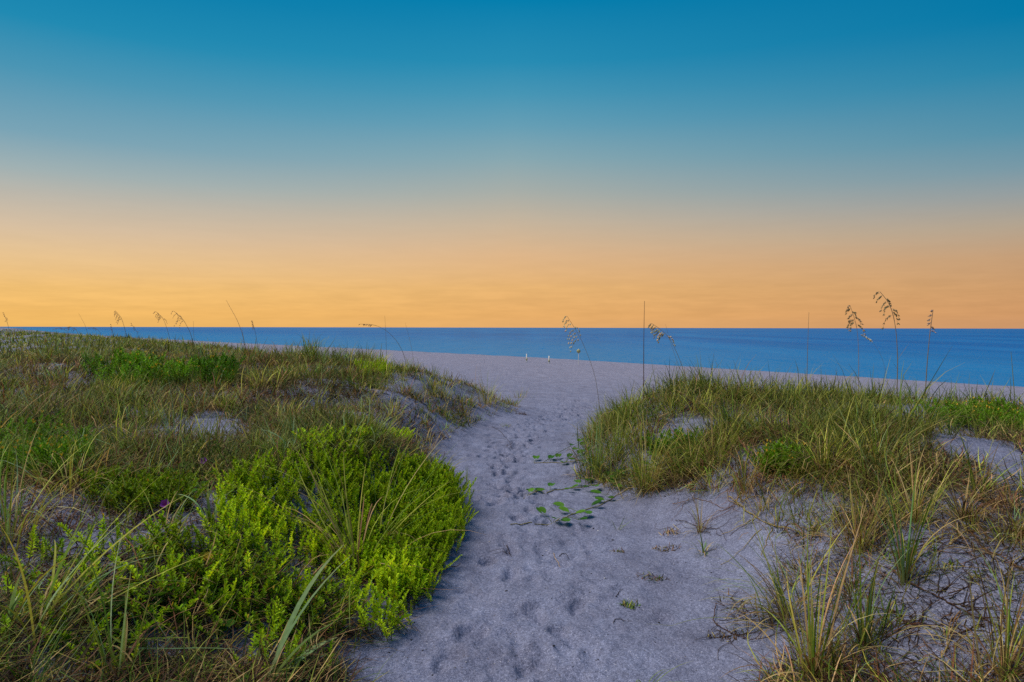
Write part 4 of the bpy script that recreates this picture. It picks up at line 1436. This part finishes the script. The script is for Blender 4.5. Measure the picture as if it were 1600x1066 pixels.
# ------------------------------------------------------------------ roots, twigs, wrack and crumbs on the sand
def root(label, pts, rad, col, name='dry_root', cat='root', lift=.012, seed=0, tiers=0):
    rad *= .62; tiers = int(tiers * 1.6)
    r = np.random.default_rng(seed + int(pts[0][0]))
    P = np.array([G(x, y) for x, y in pts])
    u = np.linspace(0, 1, len(P)); uu = np.linspace(0, 1, 9 * len(P))
    Q = np.stack([np.interp(uu, u, P[:, k]) for k in range(3)], 1)
    for _ in range(6):
        Q[1:-1] = (Q[:-2] + 2 * Q[1:-1] + Q[2:]) / 4
    Q[:, :2] += .006 * np.cumsum(r.normal(0, .45, (len(Q), 2)), 0)
    Q[:, 2] = hz(Q[:, 0], Q[:, 1]) + rad + lift * np.abs(np.sin(uu * 5 + 1))
    b = Q[0].copy()
    t = thing(name, b, label, cat)
    m = MB()
    tube(m, Q, np.linspace(rad, rad * .5, len(Q)) * (1 + .2 * r.standard_normal(len(Q))).clip(.6, 1.4), col, 5)
    m.build('main_strand', M_DRY, t, origin=b)
    if tiers:
        for k in range(tiers):
            m = MB()
            i = r.integers(2, len(Q) - 2)
            n = 9; a = r.uniform(0, 6.3); th = a + np.cumsum(r.normal(0, .4, n)); l = r.uniform(.12, .45)
            X = Q[i, 0] + np.cumsum(np.cos(th)) * l / n; Y = Q[i, 1] + np.cumsum(np.sin(th)) * l / n
            tube(m, np.stack([X, Y, hz(X, Y) + rad * .6 + .015 * r.random() * np.sin(np.linspace(0, 3, n))], 1), np.linspace(rad * .6, rad * .3, n), np.asarray(col) * r.uniform(.7, 1.3), 4)
            m.build('side_strand', M_DRY, t, origin=b)
    return t


TAN = STRAW * .75
root('long tan root running down the sand from the foot of the right mound', [(1140, 778), (1165, 805), (1200, 824), (1240, 834), (1295, 842)], .008, TAN, tiers=5)
root('dark branching roots across the sand from the slender tall tuft to the right', [(1415, 912), (1440, 935), (1475, 955), (1520, 985), (1570, 1005)], .007, DKBROWN * 1.3, tiers=14)
root('dark roots spreading right from the green upright tuft near the bottom', [(1360, 955), (1400, 962), (1440, 985), (1490, 985)], .006, DKBROWN * 1.3, tiers=12)
root('dark looping roots on sand left of the leaning green tuft', [(1120, 945), (1112, 970), (1150, 990), (1178, 1000), (1182, 965)], .005, DKBROWN * 1.5, tiers=7)
root('dark roots trailing through the middle of the right slope', [(1360, 860), (1400, 850), (1450, 842), (1500, 850), (1560, 880)], .005, DKBROWN * 1.4, tiers=12)
root('thin reddish roots below the dark brown bushy tuft', [(1500, 820), (1530, 850), (1570, 880), (1600, 890)], .005, BROWN, tiers=10)
root('brown roots in the sand hollow below the left end of the right mound', [(1050, 790), (1085, 780), (1130, 800), (1160, 790)], .004, BROWN, tiers=9)
root('curved dark root below the small dry tuft', [(1055, 815), (1090, 822), (1130, 830), (1140, 845)], .004, DKBROWN * 1.4, tiers=5)
root('dark stems at the bottom edge right of the tall upright tuft', [(1330, 1050), (1380, 1030), (1440, 1040), (1500, 1060)], .005, DKBROWN * 1.3, tiers=10)
root('thick brown twig leaning through the sprigs at lower left', [(195, 870), (215, 905), (240, 940), (262, 975), (275, 1020)], .007, BROWN, 'bare_twig', 'twig', .10, tiers=4)
root('dark brown stems at left edge above the arching pale blades', [(40, 930), (75, 905), (110, 880), (150, 870)], .008, DKBROWN * 1.5, 'bare_twig', 'twig', .06, tiers=8)
root('dark twigs on bare sand left of the lime green shrub', [(150, 838), (190, 825), (225, 830), (260, 845)], .005, DKBROWN * 1.3, 'bare_twig', 'twig', .03, tiers=9)
root('thin dark twig lying on the sand above the small print at mid path', [(875, 868), (885, 865), (893, 872)], .004, DKBROWN, 'bare_twig', 'twig', .004)
root('tiny bent dark twig beside the shrub edge on the path', [(792, 852), (797, 860), (800, 866)], .004, DKBROWN, 'bare_twig', 'twig', .004, tiers=2)
root('pale thin straw lying on the sand beside the dark twig', [(866, 862), (873, 876), (882, 890)], .003, STRAW, 'bare_twig', 'twig', .003)
root('thin bent dark twig on the sand right of the shoe print', [(960, 972), (964, 962), (986, 967)], .003, DKBROWN, 'bare_twig', 'twig', .004)
root('short dark straw near the small rosette on the path', [(962, 932), (968, 926), (970, 922)], .003, DKBROWN, 'bare_twig', 'twig', .003)
root('dark twigs on the path sand beside the tip of the left dune', [(770, 668), (785, 676), (795, 690), (802, 700)], .005, DKBROWN, 'bare_twig', 'twig', .004, tiers=5)


def clump(label, px, py, size, w, name, cat, n=60, hgt=.03, seed=0):
    r = np.random.default_rng(seed + int(px))
    b = G(px, py); b[2] = float(hz(b[0], b[1]))
    a = r.uniform(0, 6.3, n); o_ = size * np.sqrt(r.random(n)) * .5
    bx = b[0] + o_ * np.cos(a) * 1.5; by = b[1] + o_ * np.sin(a); bz = hz(bx, by)
    c = pick(n, w, r)
    m = MB()
    ribbons(m, np.stack([bx, by, bz], 1), r.uniform(0, 6.3, n), r.uniform(.3, 1.3, n), r.uniform(0, 1, n), hgt * r.uniform(.6, 1.6, n), .006, c, nseg=3, drift=r.normal(0, .8, n), floor=bz)
    o = m.build(name, M_GRASS, origin=b)
    return tag(o, label, cat)


clump('dry brown green seaweed scrap lying alone on open sand', 1020, 903, .14, (.25, .2, .1, .6, .4, 0, .4), 'dry_seaweed', 'seaweed')
clump('small green moss-like rosette on open sand of the path', 985, 947, .07, (.8, .4, .1, .2, .6, 0, 0), 'small_rosette', 'plant', 50, .035)
clump('reddish dry seaweed scrap beside the small green sprout', 1040, 858, .14, (0, .1, .2, 1, 0, 0, .6), 'dry_seaweed', 'seaweed', 70, .03)
clump('brown seaweed tuft left of the small dry tuft', 1050, 835, .10, (0, .1, .5, .6, 0, 0, .3), 'dry_seaweed', 'seaweed', 50, .05)
clump('tiny brown plant scrap between sprout and vine leaves', 968, 862, .06, (.2, 0, .2, .8, .2, 0, .3), 'dry_seaweed', 'seaweed', 26, .03)
clump('dark fibrous scrap at the end of the looping roots', 1135, 992, .14, (0, 0, .1, .6, 0, 0, .8), 'dry_seaweed', 'seaweed', 70, .03)
clump('green leaf rosette at the foot of the slender tall tuft', 1425, 868, .16, (.9, .4, 0, 0, .4, 0, 0), 'small_rosette', 'plant', 70, .06)
clump('small yellowish rosette on bare sand of the right slope', 1486, 886, .07, (.3, .8, .3, 0, .1, 0, 0), 'small_rosette', 'plant', 36, .03)
clump('small dark rosette right of the yellowish one on bare sand', 1535, 900, .08, (.4, .4, .1, .3, .4, 0, 0), 'small_rosette', 'plant', 40, .03)
clump('dark clod of dead grass on the path by the dune tip', 815, 648, .16, (0, 0, 0, .5, 0, 0, 1), 'dead_grass_clod', 'clod', 80, .06)
clump('dark seed pod like scrap at the mound foot right of the tall straw tuft', 1047, 758, .16, (0, 0, .1, .7, 0, 0, .8), 'dead_grass_clod', 'clod', 90, .07)
clump('faint low green plants on path sand below the left dune tip', 790, 665, .22, (.8, .6, .2, .2, .2, 0, 0), 'small_rosette', 'plant', 40, .03)


def crumbs(name, label, n, seed, col, size, a0, a1, r1, cat):
    """little stones and shell bits, each a bent eight-sided chip"""
    r = np.random.default_rng(seed)
    X, Y = scatter(n, 2.8, r1, a0, a1, seed)
    m = MB()
    oct_ = np.array([(1, 0, 0), (0, 1, 0), (-1, 0, 0), (0, -1, 0), (0, 0, .6), (0, 0, -.4)])
    Fo = np.array([(0, 1, 4), (1, 2, 4), (2, 3, 4), (3, 0, 4), (1, 0, 5), (2, 1, 5), (3, 2, 5), (0, 3, 5)])
    Z = hz(X, Y)
    for i in range(n):
        s = size * r.lognormal(0, .45); a = r.uniform(0, 6.3)
        V = oct_ * np.array([s, s * r.uniform(.4, 1), s * r.uniform(.3, .8)]) + r.normal(0, s * .12, (6, 3))
        V = np.stack([V[:, 0] * math.cos(a) - V[:, 1] * math.sin(a), V[:, 0] * math.sin(a) + V[:, 1] * math.cos(a), V[:, 2]], 1)
        m.add(V + [X[i], Y[i], Z[i] + s * .15], Fo, np.clip(np.asarray(col) * r.uniform(.6, 1.25), .01, .8))
    return tag(m.build(name, M_DRY), label, cat, kind='stuff')


crumbs('shell_fragments', 'pale shell fragments sprinkled over the dune sand', 1300, 501, (.52, .50, .50), .0030, -44, 44, 9, 'shell')
crumbs('dark_crumbs', 'small dark plant crumbs sprinkled over the sandy path', 700, 502, (.05, .04, .035), .0048, -12, 34, 16, 'debris')
